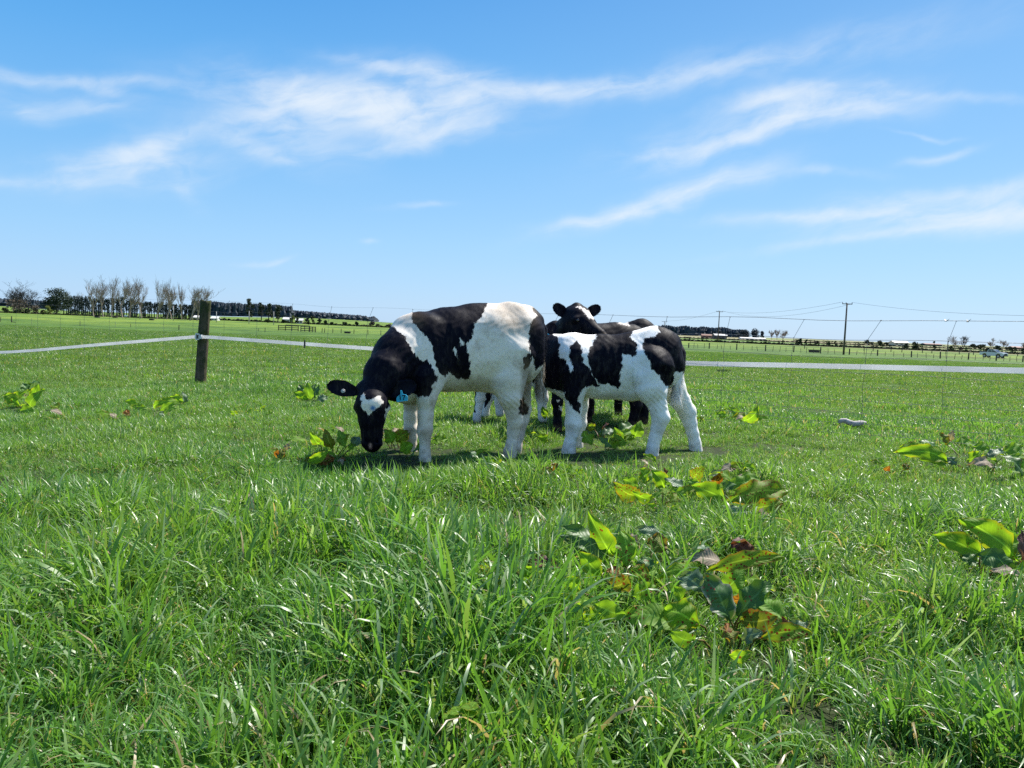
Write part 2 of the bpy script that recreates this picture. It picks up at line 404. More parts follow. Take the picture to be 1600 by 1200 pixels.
def fur(V, Fs, coat, extra, n, mat, parent, back, lmul=1.0, seed=1):
    R = np.random.default_rng(seed); N, fn = vnormals(V, Fs)
    ar = np.linalg.norm(fn, axis=1); fi = R.choice(len(Fs), n, p=ar/ar.sum())
    uu, vv_ = R.random(n)[:, None], R.random(n)[:, None]; q = Fs[fi]
    bil = lambda A: (A[q[:, 0]]*(1-uu)+A[q[:, 1]]*uu)*(1-vv_)+(A[q[:, 3]]*(1-uu)+A[q[:, 2]]*uu)*vv_
    p = bil(V); nr = bil(N); nr /= np.linalg.norm(nr, axis=1, keepdims=True)+1e-9
    cval = bil(coat[:, None])[:, 0]; ext = bil(extra)
    flow = np.array(back)*.55+np.array([0, 0, -1.])+R.normal(0, .28, (n, 3))
    flow -= (flow*nr).sum(1, keepdims=True)*nr; flow /= np.linalg.norm(flow, axis=1, keepdims=True)+1e-9
    L = lmul*R.uniform(.007, .015, n)*(1+.9*np.clip(-nr[:, 2], 0, 1))
    d = flow+nr*R.uniform(.04, .26, n)[:, None]; d /= np.linalg.norm(d, axis=1, keepdims=True)
    sd_ = np.cross(nr, flow); wd = R.uniform(.0004, .0007, n)[:, None]
    v = np.empty((n*3, 3)); v[0::3] = p+sd_*wd-nr*.001; v[1::3] = p-sd_*wd-nr*.001; v[2::3] = p+d*L[:, None]
    f = np.arange(n*3).reshape(-1, 3)
    o = mesh('fur', v, f, mat, parent); setattrs(o.data, np.repeat(cval, 3), np.repeat(ext, 3, 0)); hv = o.data.attributes.new('hv', 'FLOAT', 'POINT'); hv.data.foreach_set('value', np.repeat(R.random(n), 3).astype(np.float32))
    nn = np.repeat(nr, 3, 0)+np.repeat(flow, 3, 0)*.15; nn /= np.linalg.norm(nn, axis=1, keepdims=True)
    o.data.normals_split_custom_set(nn.tolist())
    o['kind'] = 'stuff'
    return o

m_eye = simple('eye_black', (.01,.008,.008), (.015,.01,.01), 5, .06, .8)
m_hoof = simple('hoof_horn', (.05,.045,.04), (.09,.08,.06), 30, .5, .4)
m_tagblue = simple('tag_blue', (.045,.46,.76), (.04,.41,.70), 30, .35, .5)
m_ink = simple('tag_ink', (.01,.015,.04), (.012,.015,.04), 30, .6, .2)
m_button = simple('tag_button', (.45,.44,.42), (.36,.35,.34), 30, .4, .5)

def ear_mesh(base, tip, width, facing, th=.006, cup=.3, nu=14, nvv=8):
    base, tip, facing = Vector(base), Vector(tip), Vector(facing).normalized()
    ax = (tip-base); L = ax.length; ax.normalize(); sd_ = ax.cross(facing).normalized(); f = sd_.cross(ax).normalized()
    if f.dot(facing) < 0: f = -f
    V = []; 
    for side in (1, -1):
        for i in range(nu+1):
            u = i/nu; wv = width*.5*(.42+1.55*u-.1*u*u)*(1-u**5)**.5 if u < 1 else 0
            wv = width*.5*min(1, (.45+1.3*u))*max(0, 1-max(0, (u-.45)/.55)**2.4)**.55
            for j in range(nvv+1):
                s = (j/nvv)*2-1
                off = -cup*width*(1-s*s)*.55*(1-.5*u) + side*th*.5*(1-abs(s)**4)*(1-u**6)
                V.append(tuple(base+ax*(L*u)+sd_*(wv*s)+f*(off)))
    Fc = []; m_ = (nu+1)*(nvv+1)
    for i in range(nu):
        for j in range(nvv):
            a = i*(nvv+1)+j; b = a+1; c_ = a+nvv+2; d = a+nvv+1
            Fc.append((a, b, c_, d)); Fc.append((m_+a, m_+d, m_+c_, m_+b))
    for i in range(nu):
        for j in (0, nvv):
            a = i*(nvv+1)+j; d = a+nvv+1; Fc.append((a, d, m_+d, m_+a) if j == 0 else (a, m_+a, m_+d, d))
    return V, Fc

def make_calf(name, label, spec):
    root = empty(name, spec['base'], label, 'calf', None)
    conv = lambda q, D, ox, oy, s: P(ox+q[0]/s, oy+q[1]/s, D)
    prims = []
    for ch in spec['chains']:
        pts, ys, k = ch
        for i in range(len(pts)-1):
            (x0, y0, d0, ra), (x1, y1, d1, rb) = pts[i], pts[i+1]
            prims.append((P(x0, y0, d0), P(x1, y1, d1), ra*d0/F, rb*d1/F, ys, k))
    subs = [(P(*s_[0]), P(*s_[1]), s_[2]*s_[0][2]/F, s_[2]*s_[1][2]/F, 1, s_[3] if len(s_) > 3 else .004) for s_ in spec.get('subs', ())]
    V, Fs = calf_body(prims, spec['vox'], spec['yaw'], subs)
    px = proj(V); D = spec['D']; NN, _f = vnormals(V, Fs); dsp = .0009*np.sin(V[:, 0]*70+3*np.sin(V[:, 2]*40))*np.sin(V[:, 2]*62+2*np.sin(V[:, 0]*31))+.0020*np.sin(V[:, 0]*27+2*np.sin(V[:, 2]*17+V[:, 1]*9))*np.sin(V[:, 2]*23+1.3)
    for (fx, fy, rx_, ry_, an, wl, am) in spec.get('folds', ()):
        an = math.radians(an); mk = np.exp(-((px[:, 0]-fx)/rx_)**2-((px[:, 1]-fy)/ry_)**2); uu = (px[:, 0]-fx)*math.cos(an)+(px[:, 1]-fy)*math.sin(an); vv = -(px[:, 0]-fx)*math.sin(an)+(px[:, 1]-fy)*math.cos(an)
        dsp += .6*am*mk*np.sin(6.283*uu/wl+1.2*np.sin(vv*.13))
    V = V+NN*dsp[:, None]
    cz = spec['z']                       # zoom frame of the coat outlines
    q = np.stack([(px[:, 0]-cz[0])*cz[2], (px[:, 1]-cz[1])*cz[2]], 1)
    # ragged hair tufts along patch edges
    q0 = q.copy(); R = np.random.default_rng(3)
    q = q+np.stack([6*np.sin(q0[:, 1]*.11+np.sin(q0[:, 0]*.05)*2), 6*np.sin(q0[:, 0]*.13+2*np.sin(q0[:, 1]*.04))], 1)*cz[2]/4.2*.6
    pxm = D/F/cz[2]
    coat = np.full(len(V), -.2)
    for pl in spec['black']: coat = np.maximum(coat, sdist(q, pl)*pxm)
    for pl in spec.get('white', ()): coat = np.minimum(coat, -sdist(q, pl)*pxm)
    extra = np.zeros((len(V), 3))
    for ch_, (cx, cy_, rx_, ry_, amt, dmax) in spec.get('spots', ()):
        e = np.exp(-(((px[:, 0]-cx)/rx_)**2+((px[:, 1]-cy_)/ry_)**2)**2)*amt; e = e*(V[:, 1] < dmax)
        extra[:, ch_] = np.maximum(extra[:, ch_], e)
    low = sstep(.085, .03, V[:, 2]-gz(V[:, 0], V[:, 1])); extra[:, 2] = np.maximum(extra[:, 2], .45*low*(.6+.4*np.sin(V[:, 0]*90)*np.sin(V[:, 2]*110)))
    body = mesh('body', V, Fs, spec['mat'], root); setattrs(body.data, coat, extra)
    fur(V, Fs, coat, extra, spec['nfur'], bpy.data.materials[spec['mat']['fur']], root, spec['back'], spec.get('fl', 1.0))
    for (x, y, d, r) in spec.get('eyes', ()):
        c_ = P(x, y, d); bm_ = MB(); R_ = r*d/F
        rings = [(c_+Vector((0, 0, R_*math.cos(a))), R_*math.sin(a)+1e-5) for a in np.linspace(0, math.pi, 9)]
        bm_.tube([a for a, b in rings], [b for a, b in rings], 12, False); bm_.build('eye', m_eye, root, smooth=True)
    for (b_, t_, wpx, fc) in spec.get('ears', ()):
        v_, f_ = ear_mesh(P(*b_), P(*t_), wpx*b_[2]/F, fc)
        eo = mesh('ear', v_, f_, spec['mat'], root)
        n_ = len(v_); setattrs(eo.data, np.full(n_, .05), np.zeros((n_, 3)))
        # soft rim of hair
        R = np.random.default_rng(5); hv = []; va = np.array(v_); nvv = 8; nu = 14; axd = np.array(P(*t_)-P(*b_)); axd /= np.linalg.norm(axd); cen = va.mean(0)
        for i in range(900):
            ii = R.integers(1, nu); jj = 0 if R.random() < .5 else nvv; a = va[ii*(nvv+1)+jj]; b = va[(ii+1)*(nvv+1)+jj]; p_ = a+(b-a)*R.random()
            o_ = p_-va[ii*(nvv+1)+nvv//2]; o_ /= np.linalg.norm(o_)+1e-6; d_ = o_*.8+axd*.7+R.normal(0, .35, 3); d_ /= np.linalg.norm(d_)
            s_ = np.cross(d_, [0, 1, 0]); s_ /= np.linalg.norm(s_)+1e-6
            hv += [p_-s_*.0008, p_+s_*.0008, p_+d_*R.uniform(.003, .009)]
        hv = np.array(hv); ho = mesh('ear_hair', hv, np.arange(len(hv)).reshape(-1, 3), spec['mat'], eo.parent)
        ho.parent = eo; setattrs(ho.data, np.full(len(hv), .05), np.zeros((len(hv), 3))); ho['kind'] = 'stuff'
    tl = spec.get('tail')
    if tl:
        pts = [P(x, y, d) for x, y, d, r in tl['pts']]; rad_ = [r*d/F for x, y, d, r in tl['pts']]
        tb = MB(); tb.tube(pts, rad_, 10); to = tb.build('tail', spec['mat'], root, smooth=True); n_ = len(to.data.vertices)
        tv = np.array(tb.v); tp = proj(tv); cval = np.where(tp[:, 1] < tl['split'], .05, -.05); ex_ = np.zeros((n_, 3)); ex_[:, 2] = np.where(tp[:, 1] < tl['split'], 0, tl['mud'])
        setattrs(to.data, cval, ex_)
        # hair along the tail and the switch
        R = np.random.default_rng(11); hv = []; cv2 = []; ev = []
        for i in range(tl['n']):
            u = R.random()**.6*(len(pts)-1.001); k = int(u); f_ = u-k; p_ = np.array(pts[k].lerp(pts[k+1], f_)); r_ = rad_[k]*(1-f_)+rad_[k+1]*f_
            a_ = R.uniform(0, 2*math.pi); off = np.array([math.cos(a_), math.sin(a_)*.8, 0])
            sw = max(0, (u/(len(pts)-1)-.55)/.45); L = R.uniform(.015, .03)+sw*R.uniform(.03, .13)
            d_ = np.array([0, 0, -1.])+off*R.uniform(.05, .3)+R.normal(0, .12, 3); d_ /= np.linalg.norm(d_)
            s_ = np.array([math.cos(a_+1.3), math.sin(a_+1.3), 0])*R.uniform(.0008, .0018); b0 = p_+off*r_*.9
            m1 = b0+d_*L*.6+R.normal(0, .003, 3)
            hv += [b0-s_, b0+s_, m1+s_*.7, m1-s_*.7, b0-s_*.1+d_*L]
            py_ = proj(b0[None])[0, 1]; blk_ = py_ < tl['split']
            cv2 += [.05 if blk_ else -.05]*5; ev += [(0, 0, 0 if blk_ else tl['mud']*R.uniform(.3, 1.3))]*5
        fs_ = []
        for i in range(tl['n']): b = i*5; fs_ += [(b, b+1, b+2, b+3), (b+3, b+2, b+4)]
        ho = mesh('tail_switch', hv, fs_, spec['mat'], root); ho['kind'] = 'stuff'; ho.parent = to
        setattrs(ho.data, np.array(cv2), np.clip(np.array(ev), 0, 1))
    return root, V, Fs

def ear_tag(root, px, py, D, wpx, hpx, tilt, text=None):
    s = D/F; c_ = P(px, py, D); ux = Vector((math.cos(tilt), -.15, math.sin(tilt))).normalized(); uy = Vector((-math.sin(tilt), -.25, math.cos(tilt))).normalized(); un = ux.cross(uy).normalized()
    wv, hv = wpx*s, hpx*s
    poly = [(-.5,-.5),(.46,-.42),(.5,-.05),(.36,.12),(.1,.17),(.05,.5),(-.07,.5),(-.12,.14),(-.4,-.02),(-.5,-.2)]
    b = MB(); b.prism([(a*wv, c2*hv) for a, c2 in poly], c_, ux, uy, un, .0025); o = b.build('ear_tag', m_tagblue, root)
    if text:
        cu = bpy.data.curves.new('tag_number', 'FONT'); cu.body = text; cu.size = hv*.62; cu.align_x = 'CENTER'; cu.align_y = 'CENTER'; cu.offset = .0004; cu.extrude = .0006
        cu.materials.append(m_ink); to = bpy.data.objects.new('tag_number', cu); C.objects.link(to)
        nn = un if un.y < 0 else -un
        M = Matrix((ux, uy, ux.cross(uy))).transposed().to_4x4()
        if ux.cross(uy).y > 0: M = Matrix((-ux, uy, (-ux).cross(uy))).transposed().to_4x4()
        M.translation = (c_+nn*.0025-uy*hv*.14)-Vector(root.location)
        me = to.to_mesh().copy(); me.transform(M); bpy.data.objects.remove(to); to = bpy.data.objects.new('tag_number', me); C.objects.link(to); to.parent = o
    return o

# --- grazing calf (front left)
m_c1 = coat_mat('coat_grazing', (.88,.79,.69), (.44,.35,.26), .75)
z1 = lambda L: L
c1 = dict(base=tuple(G(730, 4.8)), D=4.8, vox=.0068, yaw=math.radians(-14), mat=m_c1, nfur=65000, back=(.9, .3, 0), z=(500, 460, 4.2105),
  chains=[
   ([(655,557,4.74,60),(700,545,4.8,61),(750,542,4.86,63),(792,534,4.92,57)], .68, .07),      # barrel
   ([(662,520,4.74,25),(735,503,4.82,24),(792,498,4.9,22),(826,497,4.94,13)], .6, .04),        # top line
   ([(800,530,4.93,52),(808,560,4.93,42)], .70, .06),
   ([(826,490,4.94,10),(838,502,4.95,11)], 1, .05),
   ([(664,520,4.68,28),(668,575,4.64,34),(668,600,4.62,24)], .6, .05),                          # shoulder near
   ([(650,540,4.72,50),(622,560,4.62,39),(600,584,4.5,29),(588,606,4.44,23)], .8, .06),        # neck
   ([(640,600,4.68,34),(620,606,4.58,22)], .7, .05),                                          # brisket
   # head: frontal
   ([(581,617,4.42,22),(581,633,4.38,24.5),(581,655,4.37,19),(581,678,4.37,15.2),(581,692,4.38,15.2)], 1.0, .03),
   ([(582,620,4.52,22),(582,640,4.50,19),(582,670,4.46,13)], 1.0, .05),                         # jaw
   ([(566,607,4.44,10),(597,607,4.44,10)], 1, .03),
   ([(560,636,4.38,7.5),(603,636,4.38,7.5)], 1, .02),                                          # brow ridges
   ([(571,692,4.35,7),(591,692,4.35,7)], 1, .015),
   # near fore leg
   ([(667,590,4.60,24),(666,622,4.58,15.5),(664.5,648,4.58,12),(664,673,4.57,11.8),(664,684,4.57,8.2),(663.5,702,4.57,7.8),(664,714,4.57,8.6),(665,722,4.57,8),(665,731,4.56,9)], 1.0, .02),
   # far fore leg
   ([(650,600,4.86,22),(642,628,4.88,12),(641,650,4.88,10.2),(642,670,4.88,10.4),(643,682,4.88,8),(644,698,4.88,7),(645,710,4.88,7.5),(646,722,4.88,8.5)], 1.0, .02),
   # near hind leg
   ([(797,556,4.84,42),(793,592,4.80,29),(798,620,4.78,19),(803,642,4.80,13.8),(805,658,4.81,12.2),(802,674,4.82,9.2),(799,694,4.82,8.2),(796.5,706,4.82,9.6),(796,715,4.82,8.2),(795,726,4.81,10.5)], .9, .025),
   # far hind leg
   ([(808,560,5.02,38),(808,594,5.03,23),(815,622,5.05,14),(819,640,5.06,11),(816,656,5.06,9.5),(811,680,5.06,8),(807,700,5.05,8),(805,712,5.05,8.5),(804,722,5.05,9)], .9, .025),
   ([(768,592,4.86,20),(786,600,4.84,18)], .8, .04),                                           # flank fold
   ([(700,585,4.82,24),(752,585,4.88,24)], .8, .05),
  ],
  subs=[((760,508,4.47),(766,530,4.48),44,.09),((703,590,4.50),(712,560,4.50),22,.05),((642,520,4.44),(650,500,4.46),18,.05),((573.5,690,4.33),(572,694,4.35),2.2),((588.5,690,4.33),(590,694,4.35),2.2)],
  black=[[(605,100),(605,180),(700,280),(740,340),(750,430),(775,505),(830,548),(843,508),(900,555),(975,560),(992,545),(985,430),(960,330),(1000,290),(1015,200),(1065,140),(1110,40),(600,40)],
         [(470,205),(560,280),(620,390),(665,440),(700,425),(740,480),(778,565),(740,600),(725,670),(640,672),(600,640),(500,705),(430,760),(430,1200),(-200,1200),(-200,100),(400,150)],
         [(1385,60),(1425,140),(1380,200),(1372,300),(1385,385),(1335,415),(1345,505),(1375,480),(1400,400),(1415,500),(1440,480),(1600,400),(1600,60)],
         [(1335,660),(1310,730),(1310,790),(1370,790),(1378,750),(1345,700)]],
  white=[[(925,285),(950,320),(930,337),(912,310)],[(893,335),(878,380),(908,438),(897,380)],
         [(271,665),(285,656),(300,672),(309,690),(335,692),(362,672),(400,668),(418,712),(385,745),(352,770),(318,795),(300,775),(268,735)]],
  folds=[(716,545,38,40,8,15,.003),(757,575,18,30,4,8,.0035),(803,628,20,16,-55,7,.003),(640,560,22,30,35,12,.003),(664,655,14,40,2,13,.0015)],
  spots=[(0,(582.5,637.5,4.2,4.2,.95,4.5)),(1,(578.5,697,2.6,4.5,.9,4.45)),(2,(808,505,26,18,.5,9)),(2,(822,600,9,45,.6,9)),(2,(818,680,7,25,.35,9)),(2,(665,676,8,5,.25,9)),(2,(641,672,8,5,.45,9)),(2,(664,640,16,30,.12,9)),(2,(800,640,24,60,.16,9)),(2,(740,600,60,10,.3,9)),(2,(700,600,20,20,.2,9)),(2,(798,484,36,16,.6,9)),(2,(640,500,24,16,.28,9)),(2,(640,636,16,8,.3,9)),(2,(800,668,8,14,.22,9))],
  eyes=[(559.5,640,4.385,3.2),(603.5,640,4.385,3.2)],
  ears=[((560,613,4.44),(511,601,4.46),24,(0.15,-1,.25)),((602,614,4.44),(651,601,4.40),27,(-.1,-1,.2))],
  tail=dict(pts=[(828,496,4.93,5),(840,500,4.94,7),(850,515,4.94,6),(849,545,4.92,5),(845,570,4.91,4.5),(843,590,4.91,4),(845,603,4.91,3)], split=562, mud=1.0, n=3000))
calf1, V1, F1 = make_calf('calf', 'large black and white calf grazing head down with a numbered blue ear tag', c1)
ear_tag(calf1, 628, 619, 4.34, 19, 19, math.radians(6), '17')
bt = MB(); cb = P(536, 611, 4.42); bt.tube([cb, cb+Vector((0, -.004, .001))], [.0125, .011], 16); bt.tube([cb+Vector((0, -.004, .001)), cb+Vector((0, -.007, .001))], [.006, .005], 12); bt.build('ear_button', m_button, calf1)

# --- smaller calf (right)
m_c2 = coat_mat('coat_small', (.90,.87,.83), (.60,.53,.44), .35)
c2 = dict(base=tuple(G(955, 5.1)), D=5.1, vox=.0068, yaw=math.radians(-8), mat=m_c2, nfur=62000, back=(1, .1, 0), z=(820, 460, 4.2867), fl=1.1,
  chains=[
   ([(898,571,5.12,45),(940,573,5.12,44),(985,571,5.13,45),(1020,562,5.15,44)], .70, .06),
   ([(885,545,5.12,19),(940,546,5.12,20),(985,541,5.13,19),(1025,533,5.15,18),(1046,540,5.17,19)], .65, .04),
   ([(1022,558,5.15,46),(1032,572,5.15,36)], .72, .05),
   ([(892,560,5.16,40),(866,552,5.24,28),(848,548,5.3,22)], .8, .05),                  # neck to the hidden head
   ([(844,548,5.3,22),(836,545,5.32,21),(826,556,5.3,16),(814,572,5.26,12),(808,580,5.25,11)], .95, .04),
   ([(872,590,5.12,26),(888,604,5.1,21)], .8, .05),
   ([(905,566,5.03,28),(900,595,5.0,24)], .7, .05),
   ([(900,585,5.02,25),(897,612,5.0,17),(896.5,638,5.0,12.4),(896,663,5.0,13),(893.5,677,5.0,9.4),(890.5,692,5.0,8.8),(888.5,704,5.0,10.5),(888,712,5.0,10.3),(887.5,719,5.0,11.3)], 1, .02),
   ([(905,600,5.26,20),(906,632,5.28,12.5),(905,662,5.28,11.5),(903,680,5.28,8.5),(902,697,5.28,8.5),(901,710,5.28,9.5)], 1, .02),
   ([(1016,578,5.03,38),(1018,606,5.0,25),(1027,633,4.99,14),(1032,652,4.99,13.6),(1028,668,4.99,10),(1023.5,685,4.99,9),(1020,700,4.98,8.8),(1018,711,4.98,9.2),(1016,724,4.97,9.8)], .9, .025),
   ([(1036,580,5.28,34),(1049,606,5.3,21),(1064,628,5.33,14.5),(1074,644,5.35,13),(1078,660,5.35,10.3),(1082,676,5.35,8.6),(1085.5,692,5.35,8.6),(1087,702,5.35,9),(1088.5,713,5.34,10)], .9, .025),
   ([(990,606,5.1,19),(1006,604,5.08,20)], .8, .04),
   ([(930,597,5.12,24),(975,600,5.13,25)], .8, .05),
  ],
  subs=[((995,552,4.86),(998,570,4.86),24,.06),((930,600,4.86),(935,575,4.84),16,.05),((1040,585,4.88),(1046,600,4.92),9,.04)],
  black=[[(150,240),(215,285),(235,330),(225,410),(280,450),(310,530),(325,480),(295,430),(305,340),(350,310),(380,350),(390,460),(420,480),(470,560),(500,620),(430,610),(390,640),(350,690),(377,750),(362,798),(320,760),(275,700),(265,655),(150,625),(100,640),(-300,700),(-300,240)],
         [(475,290),(480,200),(720,200),(725,262),(700,285),(755,330),(745,410),(710,412),(655,395),(652,480),(635,560),(642,600),(625,632),(560,600),(500,602),(445,530),(418,420),(430,370)],
         [(885,200),(905,250),(860,285),(800,292),(787,360),(830,430),(850,500),(900,540),(940,618),(990,605),(1003,520),(1060,518),(1200,520),(1200,200)]],
  folds=[(940,570,35,35,8,14,.003),(980,592,22,26,5,7.5,.0035),(1030,628,18,16,-50,6.5,.003),(1060,622,14,14,-45,6,.0025),(900,600,25,14,20,8,.0025)],
  spots=[(2,(893,672,6,10,.25,9)),(2,(1031,672,7,12,.3,9)),(2,(960,618,30,5,.3,9)),(2,(1022,627,9,12,.15,9))],
  ears=[((851,532,5.28),(866,506,5.30),17,(-.2,-1,.1))],
  tail=dict(pts=[(1058,538,5.2,7),(1065,552,5.18,7),(1064,575,5.15,6.5),(1059,595,5.12,6),(1056,612,5.11,4.5)], split=580, mud=.12, n=2200))
calf2, V2, F2 = make_calf('calf', 'smaller black and white calf standing side on at the right, its head hidden', c2)
ear_tag(calf2, 854.5, 524, 5.25, 6, 9, math.radians(80))

# --- black calf looking over the small one
m_c3 = coat_mat('coat_black', (.70,.62,.56), (.45,.35,.26), .5)
c3 = dict(base=tuple(G(940, 6.3)), D=6.2, vox=.0085, yaw=math.radians(-6), mat=m_c3, nfur=40000, back=(1, 0, .2), z=(840, 460, 10.0),
  chains=[
   ([(900,545,6.35,34),(940,545,6.4,35),(982,544,6.45,35)], .8, .07),
   ([(893,533,6.3,28),(930,527,6.35,17),(960,524,6.4,18),(985,528,6.45,20)], .75, .05),
   ([(895,540,6.3,30),(888,522,6.2,24),(894,505,6.1,19)], .85, .05),
   ([(899,495,6.06,17.5),(905,499,6.02,18),(916,508,5.95,14.5),(928,517,5.9,10.5),(938,523,5.86,8),(945,528,5.84,6.5)], 1, .03),
   ([(893,512,6.06,17),(906,520,6.0,14),(925,527,5.92,9)], 1, .05),
   ([(891,486,6.1,8),(901,480,6.08,6.5),(914,487,6.1,7)], 1, .025),
   ([(900,499,5.93,6),(908,499,5.93,5)], 1, .02),
   ([(880,570,6.25,20),(872,600,6.2,10),(871,628,6.2,9),(871,642,6.2,6.5),(871,660,6.2,6.5),(871,671,6.2,8)], 1, .02),
   ([(905,570,6.55,20),(917,600,6.6,10),(920,628,6.6,7.5),(919,645,6.6,6),(918,658,6.6,7)], 1, .02),
   ([(990,560,6.35,28),(992,590,6.33,19),(990,615,6.33,12),(994,634,6.33,9),(990,652,6.33,7),(986,664,6.33,7),(985,671,6.33,8)], .9, .02),
   ([(995,560,6.6,25),(1000,592,6.6,17),(1003,616,6.6,11),(1006,635,6.6,9),(1005,652,6.6,7.5),(1004,665,6.6,8)], .9, .02)],
  black=[[(-2000,-2000),(6000,-2000),(6000,6000),(-2000,6000)]],
  white=[[(600,195),(660,186),(740,225),(830,285),(885,350),(872,405),(845,370),(800,385),(770,330),(735,300),(690,235)],
         [(1300,400),(1400,435),(1450,500),(1330,470),(1240,455)],[(330,1740),(400,1760),(380,1830),(345,1800)],[(310,1640),(340,1650),(335,1700),(305,1690)]],
  spots=[(2,(942,523,7,4,.35,9))],
  eyes=[(903,500.5,5.90,2.6)],
  ears=[((888,495,6.10),(865,476,6.08),17,(.25,-1,.05)),((914,493,6.12),(938,479,6.10),16,(-.3,-1,0))])
calf3, V3, F3 = make_calf('calf', 'mostly black calf with a white blaze looking over the back of the smaller calf', c3)

# --- black calf behind it, only hump of its rump and legs in view
c5 = dict(base=tuple(G(985, 7.0)), D=6.9, vox=.011, yaw=0.1, mat=m_c3, nfur=16000, back=(1, 0, .2), z=(920, 480, 11.43),
  chains=[([(900,545,6.9,30),(950,545,6.9,30),(1000,538,6.9,33)], .8, .06),([(985,517,6.9,14),(1003,517,6.9,17),(1012,528,6.9,18)], .8, .05),
   ([(895,540,6.9,26),(868,520,6.95,17),(856,524,6.95,14)], .8, .05),
   ([(1000,560,6.8,24),(996,590,6.8,13),(1000,615,6.8,8),(1001,640,6.8,6),(1001,656,6.8,7)], .9, .02),([(975,565,7.05,22),(968,596,7.1,13),(967,618,7.1,8),(966,634,7.1,6),(966,650,7.1,7)], .9, .02),
   ([(890,560,7,18),(915,600,7,10),(922,630,7,7),(922,650,7,7)], 1, .02)],
  black=[[(-2000,-2000),(6000,-2000),(6000,6000),(-2000,6000)]], white=[[(500,290),(640,235),(690,260),(740,345),(640,320)],[(1200,390),(1330,370),(1360,420),(1300,440)]],
  spots=[(2,(1000,511,6,3,.2,9))])
make_calf('calf', 'black calf at the back, its rump showing above the spine of the smaller calf', c5)

# --- calf hidden behind the grazing one
c4 = dict(base=tuple(G(800, 6.7)), D=6.6, vox=.010, yaw=0.0, mat=coat_mat('coat_hidden', (.76,.74,.72), (.6,.5,.42), .3), nfur=16000, back=(-1, 0, .2), z=(500, 460, 4.2105),
  chains=[([(760,560,6.6,29),(800,558,6.6,30),(828,558,6.6,28)], .85, .06),([(822,548,6.6,22),(836,528,6.6,17),(834,525,6.55,16),(828,534,6.5,13),(818,548,6.45,9)], .9, .05),
   ([(757,575,6.5,22),(752,603,6.5,11),(750,622,6.5,8),(748,634,6.5,6),(746,645,6.5,6),(745,655,6.5,7)], .9, .02),([(762,575,6.75,20),(762,603,6.75,10),(765,620,6.75,8),(760,634,6.75,6),(758,648,6.75,7)], .9, .02),
   ([(830,575,6.5,20),(846,603,6.5,11),(847,622,6.5,9.5),(847,636,6.5,6.5),(848,654,6.5,7.5)], 1, .02),([(800,580,6.7,17),(781,608,6.7,9),(780,628,6.7,7.5),(781,645,6.7,7)], 1, .02)],
  black=[[(900,0),(1600,0),(1600,560),(900,620)],[(990,600),(1025,640),(1020,780),(990,760)],[(1095,630),(1130,640),(1120,700),(1075,760)],[(900,0),(1100,0),(1100,640),(900,640)]],
  spots=[])
make_calf('calf', 'white legged calf standing behind the grazing calf, only its legs in view', c4)

# ------------------------------------------------------------------ fence post, tape, netting
def fpt(px, off=0.0):
    k = (px-800)/F; yt = lambda t_: 0
    # solve X/Y = k' on the fence line
    kk = P(px, 512+.0384*(px-800), 1.0).x
    tt = (3.83+kk*9.5)/(7.49+kk*4.0); X = -3.83+7.49*tt; Y = 9.5-4.0*tt
    return X, Y-off
m_post, t, out = newmat('mossy_post')
tc = t.new('ShaderNodeTexCoord'); mp = t.new('ShaderNodeMapping'); mp.inputs['Scale'].default_value = (14, 14, 1.4); t.l.new(tc.outputs['Object'], mp.inputs[0])
gn = t.noise(mp.outputs[0], 3, 6, .65, .4); mn = t.noise(tc.outputs['Object'], 9, 5, .65); hz = t.new('ShaderNodeSeparateXYZ'); t.l.new(tc.outputs['Object'], hz.inputs[0])
wc = t.mix(t.ss(gn, .3, .7), (.055,.042,.03), (.13,.10,.07))
mossf = t.m('ADD', t.m('MULTIPLY', t.ss(hz.outputs[2], .55, 1.0), .6), t.ss(mn, .42, .62), clamp=True)
wc = t.mix(t.m('MULTIPLY', mossf, .85), wc, (.028,.042,.010))
pbsdf(t, out, wc, .9, .2, gn, .9, .012)
pb = Vector((-3.87, 9.5, gzf(-3.87, 9.5)))
pb = P(311.5, 603, 9.5); pb.z = gzf(pb.x, 9.5); pt_ = P(322, 470, 9.5)
post = empty('fence_post', pb, 'thick mossy round timber post left of the calves, white tape fixed to it', 'fence post')
rg = np.random.default_rng(2); V = []; Fc = []; nr_ = 26; ns = 28
for i in range(ns+1):
    u = i/ns; c_ = (pb-Vector((0, 0, .1))).lerp(pt_, u) if u > 0 else pb-Vector((0, 0, .1))
    for k in range(nr_):
        a = 2*math.pi*k/nr_; rad_ = .068-.006*u+.003*math.sin(3*a+4*u)+.0022*math.sin(11*a+1.0)+rg.normal(0, .0009)
        V.append((c_.x+rad_*math.cos(a), c_.y+rad_*math.sin(a), c_.z+(0.010*math.sin(a*2+.4)+.006*math.cos(5*a) if i == ns else 0)))
Fc = [(i*nr_+k, i*nr_+(k+1) % nr_, (i+1)*nr_+(k+1) % nr_, (i+1)*nr_+k) for i in range(ns) for k in range(nr_)]
V.append((pt_.x, pt_.y, pt_.z-.004)); Fc += [(ns*nr_+k, ns*nr_+(k+1) % nr_, len(V)-1) for k in range(nr_)]
mesh('timber', V, Fc, m_post, post)
m_plastic = simple('white_plastic', (.75,.75,.76), (.68,.68,.7), 40, .4, .5)
m_dark = simple('black_plastic', (.02,.02,.022), (.03,.03,.03), 40, .5, .5)
ic = P(309, 526, 9.40)
